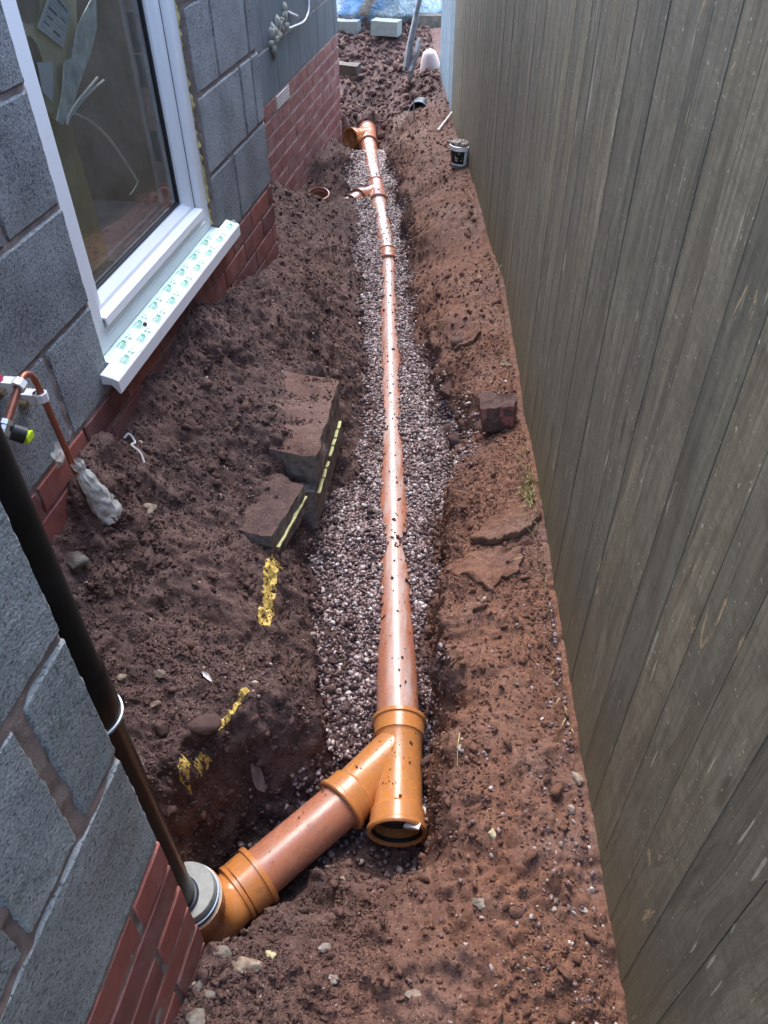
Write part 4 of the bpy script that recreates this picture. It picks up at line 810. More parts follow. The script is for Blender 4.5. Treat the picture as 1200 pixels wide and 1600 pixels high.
solid('branch', shell(bs, be, [(0, 0.053), (Lb2-0.06, 0.055), (Lb2-0.05, 0.0625), (Lb2-0.012, 0.064), (Lb2-0.010, 0.069), (Lb2+0.002, 0.0695), (Lb2+0.003, 0.063), (Lb2-0.05, 0.056), (Lb2-0.07, 0.03)]), 'pvc_orange', y3)
o = solid('pipe_end', shell(V3(-1.123, 4.40, -1.72), V3(-1.115, 4.37, -1.60), [(0, 0.050), (0.11, 0.052), (0.115, 0.060), (0.128, 0.061), (0.130, 0.055), (0.02, 0.050)]), 'pvc_terracotta'); tag(o, 'upright open pipe end sunk in soil by the far brick wall', 'pipe')
# ------------------------------------------------------------------ old foundation concrete with a yellow line along its edge
def chunk(name, c4, z0, z1, n, amp, sc, seed, mat, label, cat, red=None, group=None):
    v, f = hexa(c4, z0, z1, n, amp, sc, seed); o = mesh_obj(name, v, f, mat, None, False)
    if label: tag(o, label, cat, group)
    if red is not None: setred(o, red)
    return o
def cap_soil(o, zc, mat2='soil'):
    o.data.materials.append(MT[mat2])
    for p in o.data.polygons:
        if p.normal.z > 0.55: p.material_index = 1
s1 = chunk('concrete_slab', [(-0.640, 1.715), (-0.492, 1.690), (-0.512, 2.100), (-0.700, 2.12)], -1.475, [-1.375, -1.366, -1.362, -1.358], (16, 34, 8), 0.008, 0.06, 3, 'concrete', 'broken concrete slab under soil with a square near corner, left of the pipe', 'slab', 0.35); cap_soil(s1, 0)
s2 = chunk('concrete_slab', [(-0.68, 1.425), (-0.552, 1.41), (-0.518, 1.635), (-0.70, 1.70)], -1.52, [-1.424, -1.424, -1.424, -1.418], (14, 20, 7), 0.008, 0.05, 13, 'concrete', 'lower broken concrete slab nearest the gravel, its near edge jagged', 'slab', 0.2); cap_soil(s2, 0)
s3 = chunk('foundation', [(-0.70, 1.60), (-0.500, 1.665), (-0.513, 2.12), (-0.70, 2.12)], -1.62, -1.476, (6, 24, 4), 0.003, 0.06, 23, 'concrete', 'smooth-sided concrete footing below the upper slab', 'foundation')
def strip(name, pts, w, mat, label=None, seed=0):
    P, n = [], len(pts); V, F = [], []
    for i, p in enumerate(pts):
        d = (Vector(pts[min(i+1, n-1)])-Vector(pts[max(i-1, 0)])).normalized(); q = Vector(p)
        V += [tuple(q+Vector((0.0, 0, w/2))), tuple(q+Vector((0.0, 0, -w/2))), tuple(q+Vector((-0.01, 0, -w/2))), tuple(q+Vector((-0.01, 0, w/2)))]
    for i in range(n-1):
        for k in range(4): a, b = i*4+k, i*4+(k+1) % 4; F.append((a, b, b+4, a+4))
    F += [(0, 1, 2, 3), (n*4-1, n*4-2, n*4-3, n*4-4)]; return V, F
def dashes(x0, y0, x1, y1, z0, z1, cuts, w):
    return join([strip('d', [(x0+(x1-x0)*t+0.001*math.sin(t*40), y0+(y1-y0)*t, z0+(z1-z0)*t) for t in np.linspace(a, b, 6)], w, '') for a, b in cuts])
o = mesh_obj('paint_line', *dashes(-0.4885, 1.690, -0.5005, 2.10, -1.50, -1.50, [(0, .16), (.18, .28), (.30, .37), (.44, .56), (.58, .66), (.68, .78), (.80, .90)], 0.0036), 'yellow_line'); fixn(o)
tag(o, 'broken thin yellow line sprayed along the footing under the upper slab', 'paint line', 'yellow marker paint')
o = mesh_obj('paint_line', *dashes(-0.540, 1.425, -0.512, 1.632, -1.478, -1.468, [(0, .52), (.53, 1.0)], 0.0048), 'yellow_line'); fixn(o)
tag(o, 'thin straight yellow line on the side of the lower slab', 'paint line', 'yellow marker paint')
from mathutils.bvhtree import BVHTree
_bv = [v.co.copy() for v in ground.data.vertices]; _sel = ((GX[:-1, :-1] > -0.68) & (GX[:-1, :-1] < -0.42) & (GY[:-1, :-1] > 0.65) & (GY[:-1, :-1] < 1.45)).reshape(-1)
_bf = [tuple(ground.data.polygons[int(i)].vertices) for i in np.nonzero(_sel)[0]]; BV = BVHTree.FromPolygons(_bv, _bf); del _bv
def drape(X, Y):
    Z = np.zeros_like(X)
    for ix in np.ndindex(X.shape):
        h_ = BV.ray_cast(Vector((X[ix], Y[ix], -1.0)), Vector((0, 0, -1))); Z[ix] = h_[0].z if h_[0] else float(zat(X[ix], Y[ix]))
    return Z
def paint(path, w, label, seed, thr=-0.15):
    P = np.array(smooth_path([(x, y, 0) for x, y in path], 10))[:, :2]; n = len(P); m = 15
    T = np.gradient(P, axis=0); T /= np.linalg.norm(T, axis=1)[:, None]; Nn = np.stack([-T[:, 1], T[:, 0]], -1)
    s = np.linspace(0, 1, n*4); Pi = np.stack([np.interp(s, np.linspace(0, 1, n), P[:, k]) for k in (0, 1)], -1); Ni = np.stack([np.interp(s, np.linspace(0, 1, n), Nn[:, k]) for k in (0, 1)], -1)
    o_ = np.linspace(-w/2, w/2, m); X = Pi[:, 0:1]+Ni[:, 0:1]*o_; Y = Pi[:, 1:2]+Ni[:, 1:2]*o_
    Z = drape(X, Y)+0.0024+0.0015*np.abs(vnoise(X*260, Y*260, s=seed))
    e = (1-np.abs(np.linspace(-1, 1, m))**3)[None, :]*np.ones((len(s), 1)); nz = vnoise(X*230, Y*230, s=seed+1)*0.7+vnoise(X*70, Y*70, s=seed+2)*0.5
    kp = ((nz+e-0.75) > thr)[:-1, :-1]; q = grid_mesh('paint_mark', X, Y, Z, 'yellow_paint', None, True, kp); tag(q, label, 'paint mark', 'yellow marker paint')
paint([(-0.541, 1.395), (-0.543, 1.353), (-0.530, 1.254), (-0.519, 1.180)], 0.030, 'widest yellow spray mark, just below the lower slab', 3, -0.62)
paint([(-0.483, 0.950), (-0.500, 0.905), (-0.524, 0.850)], 0.012, 'slanting yellow spray mark above the pit, right of a pair of smaller ones', 6, -0.5)
paint([(-0.540, 0.812), (-0.552, 0.775)], 0.016, 'middle scrap of yellow spray paint above the pit', 9, -0.35)
paint([(-0.566, 0.772), (-0.566, 0.738)], 0.018, 'leftmost yellow spray blot above the pit', 12, -0.5)
# ------------------------------------------------------------------ stones and clods lying about
def stone(x, y, s, mat, label, name='stone', cat='stone', seed=0, dz=0.3, rz=0.0, sub=2, rough=0.5, facet=0.62, red=None, z=None):
    sx, sy, sz = s; v, f = rock_vf(sx, sy, sz, seed, sub, rough, facet); v = rot_z(v, rz)
    zc = float(zat(x, y)) if z is None else z
    if mat.startswith('stone') or mat == 'flint': dz -= 0.25
    o = mesh_obj(name, v, f, mat, None, sub > 2); o.matrix_world = Matrix.Translation((x, y, zc+sz*dz)); tag(o, label, cat)
    if red is not None: setred(o, red)
    return o
stone(-0.833, 1.316, (0.034, 0.024, 0.019), 'stone_pale', 'cream lump of stone on dark soil below the window, beside the plastic-wrapped pipe', seed=1, rz=0.2, sub=3)
stone(-0.674, 0.923, (0.017, 0.014, 0.012), 'stone_pale', 'flat-sided tan stone on the left bank near the downpipe ring', seed=2)
stone(-0.731, 0.880, (0.013, 0.011, 0.010), 'stone_pale', 'small pale stone beside the downpipe ring', seed=3)
stone(-0.655, 0.855, (0.012, 0.013, 0.010), 'stone_pale', 'tan pebble midway between the downpipe ring and the short yellow marks', seed=4)
stone(-0.893, 1.079, (0.030, 0.032, 0.022), 'stone_grey', 'grey-brown lump half hidden by the black downpipe', seed=5, sub=3)
stone(0.242, 0.846, (0.013, 0.022, 0.012), 'stone_pale', 'yellowish stone against the foot of the fence', seed=6, rz=0.3)
stone(0.262, 0.628, (0.010, 0.010, 0.007), 'stone_white', 'upper white pebble of two near the foot of the fence', seed=7)
stone(0.248, 0.590, (0.010, 0.007, 0.006), 'stone_white', 'lower white pebble of two near the foot of the fence', seed=8)
stone(0.068, 0.569, (0.016, 0.013, 0.007), 'stone_pale', 'flat pale stone pressed into the path right of the Y junction mouth', seed=9, dz=0.1)
stone(-0.318, 0.404, (0.030, 0.015, 0.010), 'stone_pale', 'long cream stone in the foreground near the brick corner', seed=10, rz=0.25, sub=3)
stone(-0.290, 0.440, (0.015, 0.008, 0.006), 'flint', 'yellowish flake of stone above the long cream stone', seed=20, rz=-0.4)
stone(-0.032, 0.407, (0.018, 0.011, 0.006), 'stone_pale', 'pale flat stone at the bottom middle of the path', seed=11, dz=0.1)
stone(-0.365, 0.415, (0.020, 0.018, 0.014), 'stone_grey', 'upper grey-green stone tucked under the brick corner', seed=12, sub=3)
stone(-0.380, 0.368, (0.024, 0.010, 0.008), 'stone_grey', 'thin slanting grey flake leaning by the brick corner', seed=13, rz=1.0, dz=0.6)
stone(-0.360, 0.345, (0.017, 0.012, 0.010), 'stone_grey', 'rounded grey-green pebble below the slanting flake', seed=14, sub=3)
stone(-0.365, 0.305, (0.024, 0.018, 0.014), 'stone_grey', 'lowest grey stone, cut by the bottom edge beside the bricks', seed=15, sub=3)
stone(-0.174, 0.418, (0.011, 0.008, 0.005), 'stone_white', 'small pale chip in the bottom middle soil', seed=16)
stone(0.078, 0.700, (0.010, 0.014, 0.007), 'flint', 'ochre flint on the path right of the Y junction', seed=17)
stone(0.002, 0.880, (0.007, 0.009, 0.006), 'stone_white', 'smooth grey-white pebble beside a dry stalk, right of the Y junction', seed=18, sub=3, facet=0)
stone(-0.200, 0.470, (0.013, 0.010, 0.008), 'stone_white', 'pale pebble in the crumbly soil below the slanting pipe', seed=19)
stone(-0.545, 0.845, (0.040, 0.026, 0.020), 'clod', 'big rough clod overhanging above the yellow spray marks', 'clod', 'clod', 31, 0.5, 0.2, 3, 0.4, 0.85)
stone(-0.625, 0.810, (0.020, 0.018, 0.018), 'clod', 'dark angular clod left of the big overhanging one', 'clod', 'clod', 32, 0.4, 0.5, 3)
stone(-0.151, 2.640, (0.040, 0.030, 0.022), 'clod', 'reddish clod on the right bank above the gravel edge', 'clod', 'clod', 33, 0.3, 0.2, 3, 0.35, 0.8)
stone(-0.135, 1.815, (0.032, 0.022, 0.013), 'clod', 'black damp clod at the right gravel edge', 'clod', 'clod', 34, 0.3, 0, 3, 0.4)
stone(-0.150, 2.300, (0.045, 0.035, 0.024), 'clod', 'dark lump on the trench side left of the broken brick', 'clod', 'clod', 35, 0.3, 0.4, 3, 0.4)
stone(-0.175, 2.430, (0.040, 0.045, 0.026), 'clod', 'bigger dark lump just beyond the one left of the broken brick', 'clod', 'clod', 36, 0.3, 0.9, 3, 0.4)
stone(-0.120, 2.170, (0.030, 0.030, 0.018), 'clod', 'small dark lump nearest the spilled gravel', 'clod', 'clod', 37, 0.3, 0.9, 3, 0.4)
# broken brick
bk = chunk('broken_brick', [(-0.038, 2.035, -0.042, 2.040), (0.070, 2.050, 0.064, 2.060), (0.078, 2.145, 0.070, 2.135), (-0.045, 2.130, -0.045, 2.120)], -1.475, [-1.386, -1.392, -1.384, -1.378], (12, 10, 8), 0.010, 0.045, 53, 'brick', 'broken half brick caked in soil against the fence', 'brick')
bk.data.materials.append(MT['clod'])
for p in bk.data.polygons:
    c_ = p.center
    if p.normal.z > 0.4 or vnoise(np.array([c_.x*22]), np.array([c_.y*22]), np.array([c_.z*22]), 5)[0] > -0.25: p.material_index = 1
# dried crusts of clay lifting from the right bank
def crust(name, pts, h, seed, label, red=0.85, lift=0.0):
    pts = np.array(pts); n = 90; cl_ = np.vstack([pts, pts[:1]]); d = np.concatenate([[0], np.cumsum(np.linalg.norm(np.diff(cl_, axis=0), axis=1))])
    s = np.linspace(0, d[-1], n, endpoint=False); o = np.stack([np.interp(s, d, cl_[:, k]) for k in (0, 1)], -1); c0 = pts.mean(0)
    o = o+np.stack([0.007*vnoise(o[:, 0]*45, o[:, 1]*45, s=seed)+0.003*vnoise(o[:, 0]*150, o[:, 1]*150, s=seed+3), 0.007*vnoise(o[:, 0]*45, o[:, 1]*45, s=seed+1)], -1)
    V, F = [], []; rings = [(0.97, -0.02), (1.0, h*0.55), (0.985, h*0.93), (0.93, h), (0.84, h), (0.72, h*0.98), (0.58, h*0.95), (0.42, h*0.9), (0.25, h*0.9), (0.1, h*0.9)]
    zb = float(zat(c0[0], c0[1]))
    for sc, dz in rings:
        q = c0+(o-c0)*sc; z = zat(q[:, 0], q[:, 1])+dz+0.0045*vnoise(q[:, 0]*60, q[:, 1]*60, s=seed+5)+0.003*vnoise(q[:, 0]*140, q[:, 1]*140, s=seed+6)
        z = z+lift*(c0[1]-q[:, 1]); V += [tuple(p) for p in np.column_stack([q, z])]
    V.append((c0[0], c0[1], zb+h*0.9)); m = len(rings)
    for i in range(m-1):
        for k in range(n): a, b = i*n+k, i*n+(k+1) % n; F.append((a, b, b+n, a+n))
    for k in range(n): F.append(((m-1)*n+k, (m-1)*n+(k+1) % n, m*n))
    q = mesh_obj(name, V, F, 'soil', None, True); setred(q, red); tag(q, label, 'clay crust')
crust('clay_crust', [(-0.030, 1.525), (0.010, 1.60), (0.07, 1.645), (0.145, 1.650), (0.152, 1.59), (0.112, 1.525), (0.02, 1.485)], 0.020, 3, 'thick crust of red clay lifting beside the fence, dark gap under it', 0.8, 0.08)
crust('clay_crust', [(-0.068, 1.40), (-0.035, 1.47), (0.06, 1.478), (0.112, 1.495), (0.108, 1.41), (0.058, 1.37), (0.043, 1.312), (-0.010, 1.348)], 0.011, 7, 'thinner cracked clay crust just nearer than the thick one', 0.95, 0.03)
crust('clay_crust', [(-0.175, 2.60), (-0.16, 2.70), (-0.09, 2.71), (-0.08, 2.63), (-0.12, 2.585)], 0.018, 11, 'small clay crust on the right bank beyond the broken brick', 0.8, 0.05)
# ------------------------------------------------------------------ scattered stuff: gravel, crumbs, grit
def redat(P):
    P = np.asarray(P); i = np.clip(np.searchsorted(ys, P[:, 1])-1, 0, len(ys)-1); j = np.clip(np.searchsorted(xs, P[:, 0])-1, 0, len(xs)-1)
    return RED[i, j]
def variants(name, mat, k, sub, sq, rough):
    col = bpy.data.collections.new(name)
    for i in range(k):
        v, f = rock_vf(1, sq[0]+(sq[1]-sq[0])*i/max(1, k-1), 0.55+0.25*((i*37) % 10)/10, 200+i*3, sub, rough)
        me = bpy.data.meshes.new(name); me.from_pydata(v.tolist(), [], f); me.materials.append(MT[mat])
        if sub > 1 or mat == 'pebble': me.polygons.foreach_set('use_smooth', [True]*len(me.polygons))
        ob = bpy.data.objects.new(name, me); col.objects.link(ob)
    return col
def scatter(name, P, S, Rt, col, label, cat):
    me = bpy.data.meshes.new(name); me.vertices.add(len(P)); me.vertices.foreach_set('co', np.asarray(P, np.float32).ravel())
    a_ = me.attributes.new('scl', 'FLOAT_VECTOR', 'POINT'); a_.data.foreach_set('vector', np.asarray(S, np.float32).ravel())
    rr_ = np.array([float(q) for q in redat(P)], np.float32); a_ = me.attributes.new('red', 'FLOAT', 'POINT'); a_.data.foreach_set('value', rr_)
    a_ = me.attributes.new('rot', 'FLOAT_VECTOR', 'POINT'); a_.data.foreach_set('vector', np.asarray(Rt, np.float32).ravel())
    o = bpy.data.objects.new(name, me); COL.objects.link(o)
    g = bpy.data.node_groups.new(name, 'GeometryNodeTree'); g.interface.new_socket('Geometry', in_out='INPUT', socket_type='NodeSocketGeometry'); g.interface.new_socket('Geometry', in_out='OUTPUT', socket_type='NodeSocketGeometry')
    i_, o_ = g.nodes.new('NodeGroupInput'), g.nodes.new('NodeGroupOutput'); ip = g.nodes.new('GeometryNodeInstanceOnPoints'); ci = g.nodes.new('GeometryNodeCollectionInfo')
    ci.inputs['Collection'].default_value = col; ci.inputs['Separate Children'].default_value = True; ci.inputs['Reset Children'].default_value = True
    n1, n2 = g.nodes.new('GeometryNodeInputNamedAttribute'), g.nodes.new('GeometryNodeInputNamedAttribute')
    n1.data_type = n2.data_type = 'FLOAT_VECTOR'; n1.inputs['Name'].default_value = 'scl'; n2.inputs['Name'].default_value = 'rot'
    er = g.nodes.new('FunctionNodeEulerToRotation')
    g.links.new(i_.outputs[0], ip.inputs['Points']); g.links.new(ci.outputs[0], ip.inputs['Instance']); ip.inputs['Pick Instance'].default_value = True
    g.links.new(n1.outputs['Attribute'], ip.inputs['Scale']); g.links.new(n2.outputs['Attribute'], er.inputs[0]); g.links.new(er.outputs[0], ip.inputs['Rotation'])
    g.links.new(ip.outputs[0], o_.inputs[0]); m = o.modifiers.new('scatter', 'NODES'); m.node_group = g
    tag(o, label, cat, kind='stuff'); return o
def dist_pipes(P):
    segs = [(A0, A1, 0.056), (A1, B1, 0.056), (m0, m1, 0.064), (J, c2, 0.064), (c2, c1, 0.056), (c1, V3(-0.458, 0.57, AX), 0.062), (V3(-0.458, 0.57, AX), V3(px, py, -1.6), 0.06)]
    out = np.full(len(P), 9.0)
    for a, b, r in segs:
        a, b = np.array(a), np.array(b); d = b-a; t = np.clip(((P-a)@d)/(d@d), 0, 1); q = a+t[:, None]*d; out = np.minimum(out, np.linalg.norm(P-q, axis=1)-r)
    return out
# gravel
n = 60000
y = 0.98+RNG.random(n)**1.0*(4.55); x = gl(y)-0.05+RNG.random(n)*(gr(y)-gl(y)+0.10)
gmk = gmask(x, y); keep = gmk > RNG.normal(0.0, 0.008, n); x, y = x[keep], y[keep]
x2 = RNG.uniform(-0.55, -0.03, 5500); y2_ = RNG.uniform(0.70, 1.02, 5500); zz2 = zat(x2, y2_); dens = np.clip((y2_-0.72)*2.2+0.15, 0, 1)*np.clip((x2+0.60)*3.2, 0.1, 1)
k2 = (zz2 < -1.69) & (RNG.random(5500) < dens*0.75); x = np.concatenate([x, x2[k2]]); y = np.concatenate([y, y2_[k2]])
x3 = RNG.normal(-0.10, 0.05, 700); y3_ = RNG.normal(2.12, 0.10, 700); k3 = (x3 > gr(y3_)-0.02) & (RNG.random(700) < 0.55); x = np.concatenate([x, x3[k3]]); y = np.concatenate([y, y3_[k3]])
r = np.clip(RNG.lognormal(math.log(0.0056), 0.25, len(x)), 0.003, 0.0105)
z = zat(x, y)+RNG.random(len(x))*0.010-0.001; P = np.column_stack([x, y, z]); dp_ = dist_pipes(P); lat_ = np.abs(x-pipe_x(y)); crown = (lat_ < 0.021+0.012*vnoise(x*0+3, y*14, s=91)) & (y > 1.12) & ~((y > 1.56) & (y < 1.76) & (RNG.random(len(x)) < 0.45)); k4 = (dp_ > r*0.15) & ~crown; P, r = P[k4], r[k4]
pebs = variants('pebble', 'pebble', 6, 2, (0.65, 0.95), 0.22)
S = np.column_stack([r*RNG.uniform(0.95, 1.35, len(r)), r*RNG.uniform(0.8, 1.1, len(r)), r*RNG.uniform(0.8, 1.1, len(r))])
scatter('gravel', P, S, RNG.uniform(-1, 1, (len(r), 3))*np.array([0.6, 0.6, 3.14]), pebs, 'rounded purple-brown pea gravel bedding along the trench floor', 'gravel')
# soil crumbs, clods and grit over the banks
def bank_points(n, ymax, pw):
    u = RNG.random(n*3); y = 0.22+(ymax-0.22)*u**pw; x = RNG.uniform(-1.25, 0.42, n*3)
    xl = np.where(y < yN, cN, np.where(y < yW, cW, np.where(y < yF, cF, -9))); xr = np.where(y < 3.05, fx(y), -0.015-0.1945*(y-3.05))
    k = (x > xl+0.004) & (x < xr-0.016) & (gmask(x, y) < RNG.normal(0.0, 0.006, n*3)); return x[k][:n], y[k][:n]
x, y = bank_points(52000, 6.2, 1.9); r = np.clip(RNG.lognormal(math.log(0.0026), 0.60, len(x)), 0.0010, 0.018); r = np.where(y < 0.8, r*0.85, r)
dn = 0.22+0.62*np.clip(0.5+1.3*vnoise(x*5, y*5, s=77), 0, 1); dn = dn*np.where(x > pipe_x(np.clip(y, 1.1, 5.8))+0.1, 0.6, 1.0); k = RNG.random(len(x)) < dn; x, y, r = x[k], y[k], r[k]
P = np.column_stack([x, y, zat(x, y)+r*0.25])
wt_ = (np.clip(1/np.maximum(NZ, 0.12), 1, 6)-1.05)*np.gradient(xs)[None, :]*np.gradient(ys)[:, None]*((GY > 0.3) & (GY < 5.8) & (GX > -1.2) & (GX < 0.3)); wt_ = np.maximum(wt_, 0).ravel(); wt_ /= wt_.sum()
xq, yq = bank_points(75000, 2.6, 1.5); rq = np.clip(RNG.lognormal(math.log(0.0017), 0.35, len(xq)), 0.0009, 0.004); kq = RNG.random(len(xq)) < np.clip(0.62+1.3*vnoise(xq*4.2, yq*4.2, s=78), 0.12, 1)
P = np.vstack([P, np.column_stack([xq, yq, zat(xq, yq)+rq*0.3])[kq]]); r = np.concatenate([r, rq[kq]])
uq, vq = RNG.random((2, 1500)); P = np.vstack([P, np.column_stack([-0.66+uq*0.145, 1.72+vq*0.38, -1.372+0.011*(vq)+0.001*uq]), np.column_stack([-0.68+uq*0.13, 1.44+vq*0.19, -1.4345+0.004*vq])]); r = np.concatenate([r, np.clip(RNG.lognormal(math.log(0.0020), 0.5, 3000), 0.001, 0.009)])
ii = RNG.choice(len(wt_), 16000, p=wt_); PS = np.column_stack([(GX+NX*dd_).ravel()[ii], (GY+NY*dd_).ravel()[ii], (GZ+NZ*dd_).ravel()[ii]])+RNG.normal(0, 0.002, (16000, 3))
P = np.vstack([P, PS]); r = np.concatenate([r, np.clip(RNG.lognormal(math.log(0.0026), 0.55, 16000), 0.001, 0.012)])
yf_ = RNG.uniform(5.7, 7.7, 3500); xf_ = RNG.uniform(-1.75, -0.55, 3500); rf_ = np.clip(RNG.lognormal(math.log(0.010), 0.5, 3500), 0.004, 0.034); kf_ = (xf_ < -0.03-0.1945*(yf_-3.05)) & ((xf_ > cF) | (yf_ > yF+0.03))
P = np.vstack([P, np.column_stack([xf_, yf_, zat(xf_, yf_)+rf_*0.2])[kf_]]); r = np.concatenate([r, rf_[kf_]])
k = dist_pipes(P) > r*0.3; P, r = P[k], r[k]
cld = variants('crumb', 'clod', 8, 2, (0.65, 1.0), 0.8)
# soil fallen on the edges of the gravel and some fines through it
ye = 1.0+RNG.random(9000)**1.3*4.5; se = RNG.random(9000) < 0.6; xe = np.where(se, gl(ye)+np.abs(RNG.normal(0, 0.035, 9000)), gr(ye)-np.abs(RNG.normal(0, 0.025, 9000))); xe = np.where(RNG.random(9000) < 0.25, gl(ye)+RNG.random(9000)*(gr(ye)-gl(ye)), xe)
re_ = np.clip(RNG.lognormal(math.log(0.0036), 0.5, 9000), 0.0015, 0.013); PE = np.column_stack([xe, ye, zat(xe, ye)+0.006+RNG.random(9000)*0.004]); ke = (dist_pipes(PE) > re_*0.5) & (vnoise(xe*8, ye*8, s=55)+0.6 > RNG.random(9000)*1.2)
P = np.vstack([P, PE[ke]]); r = np.concatenate([r, re_[ke]])
# crumbs dropped on the pipes
yy = RNG.uniform(1.15, 5.6, 420); off = RNG.normal(0, 0.022, 420); off = np.clip(off, -0.045, 0.045)
pc = np.column_stack([pipe_x(yy)+off, yy, AX+np.sqrt(0.0555**2-off**2)]); rc = np.clip(RNG.lognormal(math.log(0.0019), 0.6, 420), 0.0009, 0.008)
tt = RNG.random(60); pm = np.array(m0)+np.outer(tt, np.array(m1-m0)); om = np.clip(RNG.normal(0, 0.025, 60), -0.045, 0.045); pm = pm+np.column_stack([om, om*0, np.sqrt(0.0585**2-om**2)])
tt = RNG.random(60)**1.5; pn = np.array(J)+np.outer(tt, np.array(c1-J)); on = np.clip(RNG.normal(0, 0.02, 60), -0.04, 0.04); pn = pn+np.column_stack([on*0.8, -on*0.6, np.sqrt(0.0565**2-on**2)])
P = np.vstack([P, pc, pm, pn]); r = np.concatenate([r, rc, np.clip(RNG.lognormal(math.log(0.0013), 0.7, 60), 0.0007, 0.006), np.clip(RNG.lognormal(math.log(0.0009), 0.6, 60), 0.0005, 0.004)])
S = r[:, None]*RNG.uniform(0.75, 1.25, (len(r), 3)); scatter('soil_crumbs', P, S, RNG.uniform(-3, 3, (len(r), 3)), cld, 'loose crumbs and clods of dark soil strewn over both banks', 'soil')
x, y = bank_points(9000, 5.5, 1.9); r = np.clip(RNG.lognormal(math.log(0.0019), 0.5, len(x)), 0.0008, 0.009)
k = RNG.random(len(x)) < np.clip(0.45+1.3*vnoise(x*4, y*4, s=87), 0.12, 1); x, y, r = x[k], y[k], r[k]
P = np.column_stack([x, y, zat(x, y)+r*0.3]); k = dist_pipes(P) > r*0.3; P, r = P[k], r[k]
S = r[:, None]*RNG.uniform(0.7, 1.3, (len(r), 3)); scatter('grit', P, S, RNG.uniform(-3, 3, (len(r), 3)), variants('grit', 'grit', 5, 1, (0.7, 1.0), 0.4), 'pale grit and small chips mixed into the soil of the banks', 'grit')
# loose pebbles along the foot of the fence and in the near path
x = np.concatenate([fx(np.linspace(0.3, 1.3, 260))-0.02-np.abs(RNG.normal(0, 0.035, 260)), RNG.normal(0.04, 0.06, 60)]); y = np.concatenate([RNG.uniform(0.3, 1.3, 260), RNG.uniform(0.35, 1.0, 60)])
x = np.minimum(x, fx(y)-0.02); r = RNG.uniform(0.0025, 0.006, len(x)); S = r[:, None]*RNG.uniform(0.8, 1.2, (len(r), 3))
scatter('loose_pebbles', np.column_stack([x, y, zat(x, y)+r*0.3]), S, RNG.uniform(-3, 3, (len(r), 3)), pebs, 'loose pebbles strewn along the foot of the fence', 'gravel')
# ------------------------------------------------------------------ copper pipe, valve and plastic wrap on the window wall
cp = empty('copper_pipe', (-0.905, 1.18, -1.03), 'bent copper water pipe clipped to the grey blocks left of the window', 'pipe')
cz = -0.045
adopt(solid('pipe', tube(smooth_path([(-0.905, 1.055, -0.842), (-0.905, 1.085, -0.826), (-0.905, 1.118, -0.808), (-0.905, 1.140, -0.797), (-0.905, 1.158, -0.797), (-0.904, 1.172, -0.812), (-0.902, 1.177, -0.850), (-0.900, 1.183, -0.95), (-0.898, 1.190, -1.07)]), 0.0070, 14), 'copper'), cp)
for (y, z) in ((1.128, -0.803), (1.176, -0.862)):
    c_ = solid('clip', shell(V3(-0.905, y, z)-V3(0, 0.010, 0) if z > -0.83 else V3(-0.905, y, z+0.011), V3(-0.905, y+0.012, z+0.004) if z > -0.83 else V3(-0.905, y, z-0.012), [(0, 0.0080), (0, 0.0145), (0.018, 0.0145), (0.018, 0.0080)], 8), 'clip'); adopt(c_, cp)
    b_ = mesh_obj('clip_base', *box(-0.940, -0.912, y-0.012, y+0.012, z-0.011, z+0.011), 'clip'); adopt(b_, cp)
    s_ = solid('screw', shell(V3(-0.94, y-0.02, z-0.004), V3(-0.92, y-0.02, z-0.004), [(0, 0.006), (0.014, 0.006), (0.014, 0.0)], 10), 'brass'); adopt(s_, cp)
vl = empty('valve', (-0.90, 1.045, -0.85), 'chrome stop valve with black and lime cap at the end of the copper pipe', 'valve')
adopt(solid('body', shell(V3(-0.905, 1.060, -0.838), V3(-0.905, 1.02, -0.862), [(0, 0.008), (0, 0.014), (0.010, 0.015), (0.011, 0.011), (0.020, 0.011), (0.021, 0.015), (0.032, 0.014), (0.032, 0.0)], 8), 'chrome'), vl)
adopt(solid('cap', shell(V3(-0.905, 1.060, -0.862), V3(-0.880, 1.070, -0.880), [(0, 0.0), (0, 0.017), (0.026, 0.017), (0.026, 0.0)], 18), 'black_plastic'), vl)
adopt(mesh_obj('lever', *hexa([(-0.888, 1.056), (-0.876, 1.058), (-0.876, 1.082), (-0.888, 1.080)], -0.886, -0.872, (2, 2, 2), 0.001, 0.02, 3), 'lime'), vl)
v, f = hexa([(-0.940, 1.118), (-0.934, 1.118), (-0.934, 1.127), (-0.940, 1.127)], -0.795, -0.781, (2, 2, 2), 0.002, 0.01, 3); tag(mesh_obj('wall_plug', v, f, 'pink'), 'tiny pink plug in the block joint above the copper pipe', 'plug')
# polythene wrapped round the pipe foot: crumpled sleeve
th = np.linspace(0, 2*math.pi, 49); tz = np.linspace(0, 1, 34); TH, TZ = np.meshgrid(th, tz)
cr = 0.013+0.024*TZ+0.005*vnoise(np.cos(TH)*2.4, np.sin(TH)*2.4, TZ*9, 3)*(0.4+TZ)+0.0035*vnoise(np.cos(TH)*6, np.sin(TH)*6, TZ*18, 4)
cr = np.where(TZ < 0.08, cr*1.15, cr); cr = cr*(1-0.35*np.exp(-((TZ-0.16)/0.06)**2))
pyy = 1.190+0.012*TZ*1.2; X = -0.888+0.028*TZ+0.75*cr*np.cos(TH); Y = pyy+1.0*cr*np.sin(TH); Z = -1.035-0.165*TZ+0.004*vnoise(X*60, Y*60, TZ*12, 7)
o = grid_mesh('plastic_wrap', X, Y, Z, 'polythene', None, True); tag(o, 'crumpled clear plastic sleeve around the foot of the copper pipe', 'plastic')
YY, ZZ = np.meshgrid(np.linspace(1.165, 1.222, 14), np.linspace(-1.045, -1.000, 10))
